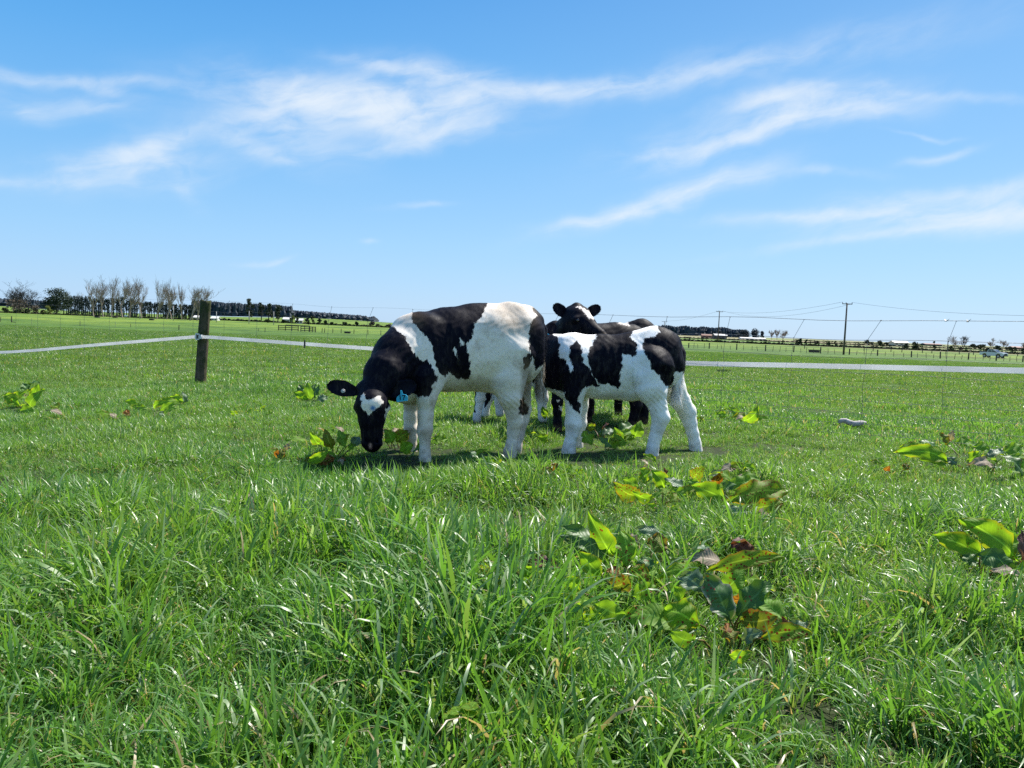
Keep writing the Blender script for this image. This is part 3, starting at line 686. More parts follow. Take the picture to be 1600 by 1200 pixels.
b = MB(); b.box(ic+Vector((0, 0, .032)), (.03,.03,.012)); b.box(ic+Vector((0, 0, -.032)), (.03,.03,.012)); b.box(ic+Vector((-.018, 0, 0)), (.012,.03,.085)); b.box(ic+Vector((.02,.03,0)), (.05,.06,.05)); b.build('insulator', m_plastic, post)
b = MB(); b.box(ic+Vector((-.002, -.012, 0)), (.018,.012,.045)); b.build('insulator_clip', m_dark, post)
# tape
m_tape, t, out = newmat('woven_tape'); tc = t.new('ShaderNodeTexCoord')
wv_ = t.noise(tc.outputs['Object'], 90, 2, .5); lowf = t.noise(tc.outputs['Object'], 3, 3, .5)
tcx = t.mix(t.ss(lowf, .35, .7), (.86,.85,.85), (.78,.77,.77)); b = pbsdf(t, None, tcx, .6, .35, wv_, .15, .002); tr = t.new('ShaderNodeBsdfTranslucent'); t.l.new(tcx, tr.inputs[0]); ms = t.new('ShaderNodeMixShader'); ms.inputs[0].default_value = .5; t.l.new(b.outputs[0], ms.inputs[1]); t.l.new(tr.outputs[0], ms.inputs[2]); t.l.new(ms.outputs[0], out.inputs[0])
kn = [(-160,551,1.02),(0,550.5,.95),(150,539,.95),(308,526,.96),(330,527,.94),(450,535.5,.95),(588,545,.94),(800,557,.93),(1070,567.2,.94),(1250,571,.95),(1420,575,.97),(1600,579.2,1.0),(1750,581,1.05)]
tp = []
for (x, y, wd) in kn:
    X, Y = fpt(x, .09); tp.append((np.array(P(x, y, Y)), wd))
pts3 = []
for i in range(len(tp)-1):
    a0 = tp[max(i-1, 0)][0]; a1 = tp[i][0]; a2 = tp[i+1][0]; a3 = tp[min(i+2, len(tp)-1)][0]
    for s_ in np.linspace(0, 1, 14, endpoint=False):
        q = .5*((2*a1)+(a2-a0)*s_+(2*a0-5*a1+4*a2-a3)*s_**2+(3*a1-a0-3*a2+a3)*s_**3) if i not in (3, 2, 4) else a1+(a2-a1)*s_
        pts3.append((q, (tp[i][1]*(1-s_)+tp[i+1][1]*s_)*.042))
V = []
for i, (q, wd) in enumerate(pts3):
    tw = .12*math.sin(i*.13); 
    for dz, dy in ((wd/2, .0006), (wd/2, -.0006), (-wd/2, -.0006), (-wd/2, .0006)): V.append((q[0], q[1]+dy+tw*dz, q[2]+dz))
n_ = len(pts3); Fc = [(i*4+k, i*4+(k+1) % 4, i*4+4+(k+1) % 4, i*4+4+k) for i in range(n_-1) for k in range(4)]
tape = mesh('electric_tape', V, Fc, m_tape, None, tuple(pts3[0][0]), False)
tag(tape, 'wide white electric fence tape strung across the paddock behind the calves', 'fence tape')
b = MB(); jx = P(476, 537.5, fpt(476, .10)[1]); b.box(jx, (.016,.012,.085)); o = b.build('tape_clip', m_dark, None, jx); o.location = jx
tag(o, 'small black clip on the white tape right of the mossy post', 'clip')
# netting
m_wire = simple('galvanised_wire', (.20,.20,.21), (.11,.10,.095), 60, .45, .5, .5)
zs = [1.045, .885, .735, .605, .49, .38, .28, .19, .10, .02]
fx0, fx1 = -9.0, 5.6
def sag(x): 
    u = np.clip((x+3.83)/9.0, 0, 1); return 1-.075*math.sin(math.pi*u)**1
nx0 = P(700, 600, 8).x
net = empty('netting_fence', (0, fence_y(0), gzf(0, fence_y(0))), 'thin wire netting fence with tall stays running behind the calves', 'wire fence')
def npoint(x, z): return Vector((x, fence_y(x), gzf(x, fence_y(x))*.5+z*sag(x)))
for k, z in enumerate(zs):
    b = MB(); xs = np.linspace(fx0, fx1, 70)
    b.tube([npoint(x, z)+Vector((0, .0, .004*math.sin(x*4+k))) for x in xs], .0006+.0011*sstep(-.5, 2.0, xs) if k < 2 else .0005+.0009*sstep(-.5, 2.0, xs), 4); b.build('horizontal_wire', m_wire, net)
xi = fx0+.2; slen = math.hypot(1, .534)
while xi < fx1:
    b = MB(); off = .05+.03*math.sin(xi*3)
    pts_ = [npoint(xi+(off if j == 0 else (.012 if j == 1 else 0))+.006*math.sin(j*2+xi), z)+Vector((0, -.004, 0)) for j, z in enumerate(zs)]
    b.tube(pts_, .0015, 4)
    for j in range(0, 3):
        p_ = pts_[j]; b.tube([p_-Vector((.005, 0, 0)), p_+Vector((.005, 0, 0))], .0026, 5)
    b.build('stay_wire', m_wire, net); xi += .545/slen

# ------------------------------------------------------------------ dock plants
def leaf_mat(name, c1, c2, spots=0.0, spotc=(.16,.03,.012), trans=.45, rough=.6, edge=None):
    m, t, out = newmat(name); at = t.new('ShaderNodeAttribute', attribute_name='lf'); s_ = t.new('ShaderNodeSeparateColor'); t.l.new(at.outputs['Color'], s_.inputs[0])
    u, v, rn = s_.outputs[0], s_.outputs[1], s_.outputs[2]          # along, |across|, random
    tc = t.new('ShaderNodeTexCoord'); oi = t.new('ShaderNodeObjectInfo'); geo = t.new('ShaderNodeNewGeometry'); ob = geo.outputs['Position']
    n = t.noise(ob, 28, 4, .6); c = t.mix(t.ss(n, .3, .7), c1, c2)
    vein = t.m('ABSOLUTE', t.m('SINE', t.m('MULTIPLY', t.m('SUBTRACT', u, t.m('MULTIPLY', v, .16)), 42.0)))
    c = t.mix(t.m('MULTIPLY', t.ss(vein, .22, 0), .28), c, tuple(min(1, x*1.7+.02) for x in c1))
    c = t.mix(t.ss(v, .10, .02), c, tuple(min(1, x*1.6+.03) for x in c1))
    if spots > 0:
        vo = t.new('ShaderNodeTexVoronoi'); vo.inputs['Scale'].default_value = 85; t.l.new(ob, vo.inputs['Vector'])
        sn = t.noise(ob, 13, 2, .5)
        sp_ = t.m('MULTIPLY', t.ss(vo.outputs['Distance'], .36, .22), t.ss(sn, .62-spots*.3, .70-spots*.3)); c = t.mix(sp_, c, spotc)
    if edge:
        c = t.mix(t.m('MULTIPLY', t.ss(t.m('ADD', v, t.m('MULTIPLY', n, .5)), .95, 1.3), .9), c, edge)
    b = pbsdf(t, None, c, rough, .28, t.m('ADD', t.m('MULTIPLY', vein, .5), n), .45, .003)
    tr = t.new('ShaderNodeBsdfTranslucent'); t.l.new(t.mix(1.0, c, (1.7,1.6,.6), 'MULTIPLY'), tr.inputs[0])
    ms = t.new('ShaderNodeMixShader'); ms.inputs[0].default_value = trans; t.l.new(b.outputs[0], ms.inputs[1]); t.l.new(tr.outputs[0], ms.inputs[2]); t.l.new(ms.outputs[0], out.inputs[0])
    return m
LM = dict(
 b=leaf_mat('leaf_bright', (.175,.32,.022), (.135,.265,.024), .2, trans=.6, edge=(.30,.30,.02)),
 s=leaf_mat('leaf_spotted', (.18,.27,.018), (.14,.23,.02), .85, trans=.5, edge=(.26,.14,.02)),
 d=leaf_mat('leaf_dark', (.05,.12,.022), (.07,.15,.03), .15, trans=.25, rough=.45),
 j=leaf_mat('leaf_dark_worn', (.045,.11,.03), (.065,.14,.04), .2, trans=.22, rough=.45, edge=(.34,.32,.24)),
 m=leaf_mat('leaf_mid', (.13,.26,.024), (.16,.29,.03), .3, trans=.45),
 o=leaf_mat('leaf_olive', (.15,.17,.02), (.10,.14,.02), .7, trans=.4, edge=(.2,.08,.02)),
 g=leaf_mat('leaf_grey', (.13,.19,.11), (.08,.14,.07), .1, trans=.3, rough=.45),
 p=leaf_mat('leaf_withered', (.33,.27,.20), (.22,.18,.13), .3, (.15,.08,.05), trans=.25, rough=.8, edge=(.36,.24,.18)),
 r=leaf_mat('leaf_red', (.09,.025,.016), (.15,.06,.02), .6, (.04,.008,.01), trans=.35),
 y=leaf_mat('leaf_orange', (.26,.13,.02), (.17,.05,.015), .7, (.07,.01,.01), trans=.4),
 v=leaf_mat('leaf_purple', (.10,.04,.04), (.18,.10,.08), .5, (.05,.02,.03), trans=.3))
m_stem = simple('leaf_stalk', (.14,.16,.04), (.18,.06,.04), 20, .5)
def leaf(base, tip, width, mat, parent, seed, curl=None, facing=None, crumple=None, name='leaf'):
    R = np.random.default_rng(seed); base, tip = Vector(base), Vector(tip); ax = tip-base; L = ax.length; ax.normalize()
    view = Vector((0, 0, CH))-base; view.normalize()
    f = Vector(facing) if facing is not None else (view*.55+Vector((0, 0, .75))+Vector(R.normal(0, .28, 3)))
    f = (f-ax*f.dot(ax)).normalized(); sd_ = ax.cross(f)
    curl = R.uniform(.05, .28) if curl is None else curl; cr_ = R.uniform(.06, .14) if crumple is None else crumple
    fold = R.uniform(.0, .22); nu, nv = 16, 8; V = []; A = []; ph = R.uniform(0, 6, 4); side = R.normal(0, .06)
    for i in range(nu+1):
        u = i/nu
        if u < .10: wv = .05+.6*u/.10*.5
        else: q = (u-.10)/.90; wv = (math.sin(math.pi*min(1, q**.78))**.72)*(1-.12*q) if q < 1 else 0
        wv = max(wv, .03)*width*.5
        arch = math.sin(math.pi*u)*curl*L - .35*curl*L*u*u
        for j in range(nv+1):
            s_ = j/nv*2-1; aa = abs(s_)
            rag = 1+.06*math.sin(u*31+ph[0]+s_)*aa**3+.05*math.sin(u*57+ph[1])*aa**4+R.normal(0, .012)*aa
            wav = cr_*width*math.sin(u*17+ph[2]+(1.6 if s_ > 0 else 0))*aa**2+cr_*.5*width*math.sin(u*9+s_*4+ph[3])
            p_ = base+ax*(L*u)+sd_*(wv*s_*rag+side*L*math.sin(u*2.6))+f*(arch+fold*wv*aa+wav)
            V.append(tuple(p_)); A.append((u, aa, R.uniform() if False else .5, 1))
    Fc = [(i*(nv+1)+j, i*(nv+1)+j+1, (i+1)*(nv+1)+j+1, (i+1)*(nv+1)+j) for i in range(nu) for j in range(nv)]
    o = mesh(name, V, Fc, mat, parent); ca = o.data.color_attributes.new('lf', 'FLOAT_COLOR', 'POINT'); ca.data.foreach_set('color', np.array(A, dtype=np.float32).ravel())
    return o
def gpt(px, py):
    """point of the ground seen at pixel"""
    d = ray(px, py); p = Vector((0, 0, CH)); t_ = CH/-d.z if d.z < 0 else 50
    for _ in range(8):
        q = p+d*t_; h = gzf(q.x, q.y); t_ = (CH-h)/-d.z
    return p+d*t_
SEED = [1000]; CLEAR = []
def dock(cx, cy_, label, leaves, rise=.05, name='dock_plant', grp='broad leaved dock plants in the grass'):
    """leaves: (base px, py, tip px, py, width px, material)"""
    c_ = gpt(cx, cy_); root = empty(name, c_, label, 'weed', grp)
    for (bx, by, tx, ty, wp, mt) in leaves:
        SEED[0] += 1; R = np.random.default_rng(SEED[0])
        g0 = gpt((bx+tx)/2, max(by, ty)+6); D = g0.y
        D0 = D-.10+R.uniform(-.03, .03); dpt = R.uniform(-.08, .08)
        # lift the leaf above the grass and step it nearer along its own sight line
        pb_ = P(bx, by, D0-.10); pt2 = P(tx, ty, D0-.10+dpt)
        for q in (pb_, pt2):
            h = gzf(q.x, q.y)+.02
            if q.z < h: q.z = h
        leaf(pb_, pt2, wp*D0/F*1.2, LM[mt], root, SEED[0], facing=(R.normal(0, .25), -.95, .35+R.normal(0, .2)) if mt in 'bsmoy' else None); CLEAR.append(((pb_.x+pt2.x)/2, (pb_.y+pt2.y)/2, (pt2-pb_).length*.5+wp*D0/F*.3))
        foot = Vector((c_.x+R.normal(0, .02), c_.y+R.normal(0, .02), c_.z)); foot = foot.lerp(Vector((pb_.x, pb_.y, gzf(pb_.x, pb_.y))), .6)
        b = MB(); mid = foot.lerp(pb_, .5)+Vector((0, 0, .01)); b.tube([foot, mid, pb_+(pt2-pb_)*.1], [.0035, .003, .0018], 5); b.build('stalk', m_stem, root, smooth=True)
    # low filler leaves round the crown
    R = np.random.default_rng(int(cx*7+cy_)); px_ = F/c_.y; spr = max(abs(l_[2]-l_[0]) for l_ in leaves)/px_
    for i in range(min(9, 2+len(leaves)//2)):
        a = R.uniform(0, 6.28); k = leaves[R.integers(0, len(leaves))]; g0 = gpt((k[0]+k[2])/2, max(k[1], k[3])+3); q0 = Vector((g0.x+R.normal(0, .03), g0.y-.03, gzf(g0.x, g0.y)+R.uniform(.035, .06)))
        Lf = R.uniform(.07, .12)*min(1.5, max(.7, spr/.10)); SEED[0] += 1
        leaf(q0, q0+Vector((math.cos(a)*Lf, math.sin(a)*Lf*.7, R.uniform(.0, .05))), Lf*R.uniform(.38, .5), LM['bbbmms'[R.integers(0, 6)]], root, SEED[0])
    return root
dock(1000, 930, 'dock plant with an upright bright leaf, left half of the large foreground clump', [
 (958,869,923,802,31,'b'),(948,874,880,818,40,'d'),(925,872,878,838,26,'g'),(940,900,906,863,28,'b'),(978,886,967,829,30,'m'),(1041,848,992,826,18,'g'),(1018,866,1030,832,28,'o'),(1000,850,975,838,14,'p'),
 (955,918,980,897,30,'o'),(926,941,978,958,28,'m'),(905,925,880,905,24,'b'),(1000,900,1010,868,24,'d'),(965,905,950,893,16,'y'),(985,930,1025,915,26,'m'),(940,960,905,965,24,'b'),(1015,905,985,890,22,'s')])
dock(1150, 960, 'dock plant with two big dark leaves and rusty curled ones, nearest the camera', [
 (1142,970,1099,895,44,'j'),(1153,964,1202,906,36,'d'),(1130,924,1162,889,28,'m'),(1093,976,1038,947,46,'b'),(1061,938,1053,918,20,'m'),(1133,883,1070,869,28,'p'),(1120,872,1085,858,18,'g'),(1179,875,1142,849,24,'r'),(1172,868,1146,843,14,'v'),
 (1104,892,1228,872,24,'s'),(1176,930,1142,941,16,'y'),(1188,998,1271,993,24,'s'),(1156,968,1213,960,32,'o'),(1222,990,1262,970,22,'g'),(1142,1010,1127,978,26,'o'),(1139,1024,1175,1018,18,'b'),(1215,985,1222,965,14,'r'),(1085,1000,1050,985,24,'m'),(1100,925,1060,900,34,'g'),(1160,1000,1190,985,22,'g'),(1135,1000,1140,975,14,'y')])
dock(1030, 775, 'dock plant with ragged yellow green leaves, left half of the clump below the small calf', [
 (1000,772,960,755,26,'s'),(998,760,972,748,16,'m'),(1010,752,1000,732,24,'b'),(1037,762,1018,735,22,'b'),(1036,752,1038,732,11,'r'),(1072,765,1040,744,20,'g'),(1020,778,990,768,16,'b'),(1075,775,1050,765,16,'m'),(1015,728,1002,718,10,'p'),(1020,795,1012,788,9,'b'),(1060,800,1048,792,12,'b'),(1045,785,1060,776,14,'s')])
dock(1140, 785, 'dock plant with a long brown spotted leaf, right of the ragged one', [
 (1130,778,1082,758,30,'b'),(1088,752,1100,731,20,'s'),(1112,752,1128,738,15,'y'),(1120,737,1155,733,12,'p'),(1128,762,1182,750,18,'m'),(1133,784,1236,768,34,'s'),(1175,795,1225,785,22,'s'),(1185,800,1205,807,15,'v'),(1212,797,1222,788,12,'r'),(1105,742,1140,742,12,'g'),(1130,770,1150,758,18,'d'),(1150,745,1180,742,9,'p'),(1130,795,1170,800,14,'g'),(1095,765,1075,748,14,'m')])
dock(1560, 885, 'dock plant with two big bright leaves at the right edge of the picture', [
 (1590,877,1500,815,40,'b'),(1535,868,1460,835,34,'b'),(1525,866,1590,890,30,'d'),(1547,892,1597,900,20,'p'),(1597,880,1599,828,16,'v'),(1580,892,1620,890,22,'b'),(1530,880,1500,868,20,'d')])
dock(1530, 722, 'spreading dock plant with dark and bright leaves near the netting at the right', [
 (1482,722,1397,707,22,'b'),(1465,710,1438,688,20,'d'),(1562,712,1599,745,24,'d'),(1562,708,1600,697,15,'m'),(1510,720,1532,708,18,'b'),(1510,727,1556,732,16,'p'),(1495,727,1480,714,14,'g'),(1490,692,1518,688,15,'m'),(1588,730,1606,722,16,'b'),(1480,696,1470,676,12,'o'),(1540,715,1570,704,16,'g'),(1550,730,1572,738,18,'d'),(1520,698,1548,702,14,'m'),(1485,690,1488,672,10,'p'),(1480,722,1440,716,18,'m')])
dock(35, 630, 'bright dock plant at the left edge of the picture', [
 (30,634,6,617,17,'b'),(48,636,67,611,14,'m'),(38,614,70,606,13,'b'),(40,612,35,598,12,'d'),(22,626,40,612,12,'b'),(50,625,60,600,12,'b'),(30,640,55,640,12,'m'),(45,606,62,596,9,'d'),(78,640,98,648,8,'p')])
dock(520, 705, 'yellowing dock plant left of the grazing muzzle', [
 (515,705,478,722,14,'b'),(520,700,505,672,16,'o'),(530,695,545,678,14,'s'),(540,700,528,672,14,'m'),(500,695,485,676,13,'b'),(550,700,562,682,14,'g'),(510,680,498,668,8,'p'),(535,678,523,666,8,'p'),(550,690,565,694,10,'p'),(545,705,556,694,10,'b')])
dock(620, 695, 'dock plant under the chin of the grazing calf, leaves in its shade', [
 (612,692,600,672,16,'m'),(618,690,640,674,22,'s'),(610,688,622,668,14,'p'),(625,705,645,694,20,'b'),(600,690,620,682,18,'b'),(640,715,655,700,14,'d'),(595,680,604,670,8,'p'),(676,686,700,687,15,'m'),(676,683,692,680,7,'p')])
dock(765, 728, 'single broad bright dock leaf beside the near hind hoof of the grazing calf', [(776,738,759,714,24,'b'),(745,720,734,704,12,'g'),(780,735,772,716,12,'d')])
dock(945, 690, 'dark clump of dock under the belly of the small calf', [
 (925,695,913,672,20,'m'),(950,692,978,690,22,'m'),(940,680,962,672,14,'g'),(930,672,918,662,12,'s'),(965,676,990,664,18,'d'),(955,700,935,684,16,'d'),(970,690,960,668,15,'m'),(990,684,1002,658,18,'m'),(945,672,950,662,9,'v')])
dock(1150, 652, 'small bright dock plant in the grass right of the small calf', [(1135,652,1118,645,12,'b'),(1158,658,1184,634,17,'b'),(1150,650,1140,636,11,'m'),(1150,657,1166,655,8,'p'),(1100,658,1088,654,9,'s')])
dock(482, 615, 'dark leafy dock plant in front of the tape, left of the grazing calf', [
 (478,622,468,600,13,'d'),(486,624,482,598,14,'m'),(492,622,500,602,12,'d'),(482,625,458,612,11,'b'),(494,626,512,618,11,'g'),(486,616,492,600,10,'d'),(475,620,470,608,10,'m')])
dock(800, 915, 'dock plant with spotted bright leaves and a purple one, left of the big clump', [
 (790,922,752,886,34,'s'),(807,914,797,882,26,'g'),(837,918,818,884,30,'b'),(850,908,866,892,26,'b'),(822,877,877,888,22,'v'),(815,872,822,852,14,'p'),(893,948,875,928,18,'b'),(775,905,760,880,16,'b')])
dock(375, 820, 'grey withered dock leaves sticking out of the grass at the left', [(350,820,335,788,20,'g'),(392,806,388,768,13,'p'),(365,822,380,806,18,'g'),(400,815,396,795,10,'j')])
dock(728, 865, 'pale crumpled dock leaves standing in the grass left of centre', [(736,872,718,832,16,'p'),(744,862,746,834,9,'p'),(745,892,735,872,10,'b')])
dock(880, 738, 'rusty spotted dock plant between the calves, near the front hoof', [(866,742,848,730,12,'o'),(880,740,905,728,15,'b'),(862,736,872,724,10,'y'),(895,742,912,733,10,'m'),(1000,742,1010,726,8,'p')])
dock(230, 636, 'low row of dock leaves in the grass below the mossy post', [(230,640,205,634,10,'m'),(240,638,262,626,10,'b'),(250,642,275,632,9,'m'),(215,632,195,626,9,'b'),(286,632,287,612,10,'g'),(255,652,248,644,9,'g'),(198,650,200,640,9,'y'),(180,655,170,646,8,'p')])
dock(400, 645, 'scattered small bright dock leaves left of the grazing head', [(385,645,398,638,8,'b'),(372,648,360,642,8,'b'),(420,648,428,640,8,'b'),(408,640,414,632,7,'m')])
dock(440, 712, 'yellow brown dock leaf standing alone left of the yellowing dock', [(440,720,442,700,12,'o'),(432,716,436,704,8,'y'),(446,704,450,692,9,'p')])
dock(860, 600, 'leafy dark stalks of dock between the two calves', [(852,628,842,610,9,'m'),(862,640,872,622,9,'m'),(852,655,846,635,10,'b'),(856,690,838,680,12,'b')])
dock(1410, 728, 'two small brown dock leaves in the grass left of the spreading dock', [(1412,735,1418,724,10,'o'),(1382,735,1390,728,8,'y')])
# small clovers
def clover(cx, cy_, label, n, sz):
    c_ = gpt(cx, cy_); root = empty('clover', c_, label, 'weed', 'small round leaved clovers'); R = np.random.default_rng(int(cx))
    for i in range(n):
        a = R.uniform(0, 6.28); rr_ = sz*R.uniform(.2, 1.3); b_ = c_+Vector((rr_*math.cos(a), rr_*math.sin(a)*.6, .09+R.uniform(0, .03))); 
        for k in range(3):
            aa = a+k*2.1; t2 = b_+Vector((math.cos(aa), math.sin(aa), .15))*sz*.75; SEED[0] += 1; leaf(b_, t2, sz*.8, LM['b'], root, SEED[0], .05, (0, -.2, 1), .03)
        bm_ = MB(); bm_.tube([c_, b_], .001, 4); bm_.build('stalk', m_stem, root)
clover(210, 960, 'small bright clover in the grass at lower left', 4, .022)
clover(725, 1192, 'bright clover at the bottom edge of the picture', 5, .026)
clover(1035, 805, 'small clover just in front of the spotted dock clump', 5, .020)
clover(120, 880, 'tiny clover at the far left of the foreground', 2, .018)

# litter: dried leaves and a pale log
def litter(cx, cy_, label, n, spread, name, cat):
    c_ = gpt(cx, cy_); root = empty(name, c_, label, cat)
    R = np.random.default_rng(int(cx)+1)
    for i in range(n):
        p_ = c_+Vector((R.normal(0, spread), R.normal(0, spread*.4), .055+R.uniform(0, .02))); a = R.uniform(0, 6.28)
        leaf(p_, p_+Vector((math.cos(a), math.sin(a)*.5, R.normal(0, .1)))*R.uniform(.05, .11), R.uniform(.03, .05), LM[['p', 'p', 'o', 'y'][R.integers(0, 4)]], root, 5000+i+int(cx), .15, None, .2)
litter(510, 736, 'heap of dried pale dock leaves left of the grazing calf', 9, .07, 'leaf_litter', 'dead leaves')
m_bleach = simple('bleached_wood', (.50,.46,.44), (.26,.23,.22), 25, .8, .3)
c_ = gpt(1332, 672); b = MB(); L = 8
b.tube([c_+Vector((-.13+.26*i/L, .02*math.sin(i), .07+.022*math.sin(i*1.1)*(1-i/L))) for i in range(L+1)], [.012+.016*math.sin(math.pi*(i+.6)/(L+1)) for i in range(L+1)], 9)
o = b.build('dead_wood', m_bleach, None, c_, True); tag(o, 'bleached chunk of dead wood lying in the grass near the netting', 'wood')
# dark rush clump beyond the fence
m_rush = simple('rush_dark', (.02,.045,.02), (.035,.07,.025), 20, .6)
def rush(px, py, hh, wd, label, name='rush_clump'):
    c_ = gpt(px, py); V = []; Fc = []; R = np.random.default_rng(int(px))
    for i in range(130):
        a = R.uniform(0, 6.28); r_ = wd*.5*math.sqrt(R.random()); p_ = c_+Vector((r_*math.cos(a), r_*math.sin(a), -.01)); l_ = Vector((R.normal(0, .35)+math.cos(a)*.3, R.normal(0, .35), 1)).normalized()*hh*R.uniform(.5, 1)
        s_ = Vector((.006, .003, 0)); k = len(V); V += [tuple(p_-s_), tuple(p_+s_), tuple(p_+l_)]; Fc.append((k, k+1, k+2))
    tag(mesh(name, V, Fc, m_rush, None, c_, False), label, 'rush')
rush(1131, 582, .13, .35, 'small dark rush clump just beyond the tape, right of the calves')

# ------------------------------------------------------------------ far trees
m_bark = simple('bark_pale', (.33,.26,.21), (.23,.18,.15), 3, .9, .2)
m_barkd = simple('bark_dark', (.05,.042,.038), (.07,.06,.055), 3, .9, .2)
def folmat(name, c1, c2, sc=.6):
    m, t, out = newmat(name); geo = t.new('ShaderNodeNewGeometry'); n = t.noise(geo.outputs['Position'], sc, 3, .6); n2 = t.noise(geo.outputs['Position'], sc*7, 2, .6)
    c = t.mix(t.ss(n, .35, .65), c1, c2); c = t.mix(t.m('MULTIPLY', t.ss(n2, .5, .7), .5), c, tuple(x*1.8 for x in c2)); pbsdf(t, out, c, .7, .2); return m
m_pine = folmat('foliage_pine', (.012,.024,.022), (.020,.036,.030)); m_ever = folmat('foliage_evergreen', (.013,.026,.012), (.028,.045,.018))
m_euc = folmat('foliage_gum', (.026,.038,.020), (.045,.058,.028)); m_shrub = folmat('foliage_shrub', (.03,.042,.015), (.06,.07,.025), 1.2); m_yell = folmat('foliage_yellow', (.13,.15,.03), (.20,.21,.05), 1.0)
m_hillf = folmat('foliage_far_pine', (.012,.022,.036), (.020,.034,.048), .05); m_brown = folmat('foliage_brown', (.07,.055,.04), (.10,.08,.055), 1.0); m_hedge = folmat('foliage_hedge', (.035,.045,.02), (.06,.07,.028), .4)  # far pine: blue of distant haze put into the foliage colour

def bare_tree(px, D, hpx, wpx, label, seed, lean=0., mat=None, trunks=1, grp='leafless trees along the far paddock edge', top=None):
    R = np.random.default_rng(seed); base = G(px, D); s = D/F; H = hpx*s; W = wpx*s; root = empty('bare_tree', base, label, 'tree', grp)
    tr_ = MB(); tw = MB(); rw = s*.2
    def grow(p, d, L, r, dep, mb):
        n = 4; pts_ = [p]; q = p.copy(); dd = d.copy()
        for i in range(n):
            dd = (dd+Vector(R.normal(0, .13, 3))+Vector((0, 0, .05))).normalized(); q = q+dd*L/n; pts_.append(q.copy())
        mb.tube(pts_, [max(r*(1-.45*i/n), rw*.33) for i in range(n+1)], 5 if dep < 2 else 3, False)
        if dep >= 5: return
        nb = [5, 4, 3, 3, 3][dep]
        for k in range(nb):
            u = R.uniform(.3, 1.0) if dep > 0 else R.uniform(.3, 1.0); o_ = pts_[min(n, max(1, int(u*n+.5)))]; a = R.uniform(0, 6.28); sp_ = R.uniform(.22, .6)
            nd = (dd*math.cos(sp_)+Vector((math.cos(a)*W/H*1.9, math.sin(a)*W/H*1.9, .55))*math.sin(sp_)).normalized()
            grow(o_, nd, L*R.uniform(.58, .85), r*.5, dep+1, tw)
    for k in range(trunks):
        o_ = Vector(((k-(trunks-1)/2)*W*.22, R.normal(0, .2), 0)); ln = lean+(k-(trunks-1)/2)*.22
        grow(base+o_, Vector((ln, 0, 1)).normalized(), H*.34, H*.018, 0, tr_)
    tv = np.array(tw.v); allz = tv[:, 2].max()-base.z; k_ = H/allz; kx = (W*.5)/max(1e-3, np.percentile(np.abs(tv[:, 0]-base.x-lean*H*.4), 96))
    for mb in (tr_, tw):
        v = np.array(mb.v)-np.array(base); v[:, 2] *= k_; v[:, 0] = (v[:, 0])*min(1.6, max(.4, kx)); v[:, 1] *= .8; mb.v = (v+np.array(base)).tolist()
    tr_.build('trunk', mat or m_bark, root); tw.build('crown', mat or m_bark, root); return root
def leafy_cloud(blobs, n, size, R):
    V = []; Fc = []
    wts = np.array([b_[3]*b_[4] for b_ in blobs]); wts = wts/wts.sum(); pick = R.choice(len(blobs), n, p=wts)
    for i in pick:
        cx, cyy, cz, rx, rz = blobs[i]; d = R.normal(0, 1, 3); d /= np.linalg.norm(d); r_ = R.random()**.4*R.uniform(.8, 1.12)
        p_ = np.array([cx, cyy, cz])+d*np.array([rx, rx, rz])*r_; a = R.normal(0, 1, 3); a /= np.linalg.norm(a); b = np.cross(a, R.normal(0, 1, 3)); b /= np.linalg.norm(b); s = size*R.uniform(.5, 1.3)
        k = len(V); V += [p_-a*s, p_+b*s*.6, p_+a*s, p_-b*s*.6]; Fc.append((k, k+1, k+2, k+3))
    return V, Fc
def leafy(name, px, D, hpx, wpx, label, mat, seed, grp=None, trunk=.2, n=1800, nb=12, cat='tree', kind='round', leaf_px=1.0, bark=None):
    R = np.random.default_rng(seed); base = G(px, D); s = D/F; H, W = hpx*s, wpx*s; root = empty(name, base, label, cat, grp); blobs = []
    for i in range(nb):
        a = R.uniform(0, 6.28); u = R.random(); z = H*(trunk+(1-trunk)*(.12+.76*u)); wmax = W*.5*(math.sin(math.pi*min(1, (.2+.7*u)))**.6 if kind == 'round' else (1-.8*u))
        rr_ = wmax*R.uniform(.1, .75); rb = W*R.uniform(.13, .24); blobs.append((base.x+rr_*math.cos(a), base.y+rr_*math.sin(a), base.z+min(z, H-rb*.8), rb, rb*R.uniform(.7, 1.0)*(1 if H > W*.6 else .8)))
    V, Fc = leafy_cloud(blobs, n, s*leaf_px, R); mesh('crown', V, Fc, mat, root, smooth=False)
    b = MB(); b.tube([base-Vector((0, 0, .2)), base+Vector((R.normal(0, .02)*H, 0, H*.5)), base+Vector((R.normal(0, .04)*H, 0, H*.85))], [H*.025, H*.018, H*.006], 6)
    for k in range(5):
        bb = blobs[R.integers(0, nb)]; b.tube([base+Vector((0, 0, H*R.uniform(.25, .5))), Vector(bb[:3])], [H*.010, H*.004], 4)
    b.build('trunk', bark or m_barkd, root); return root

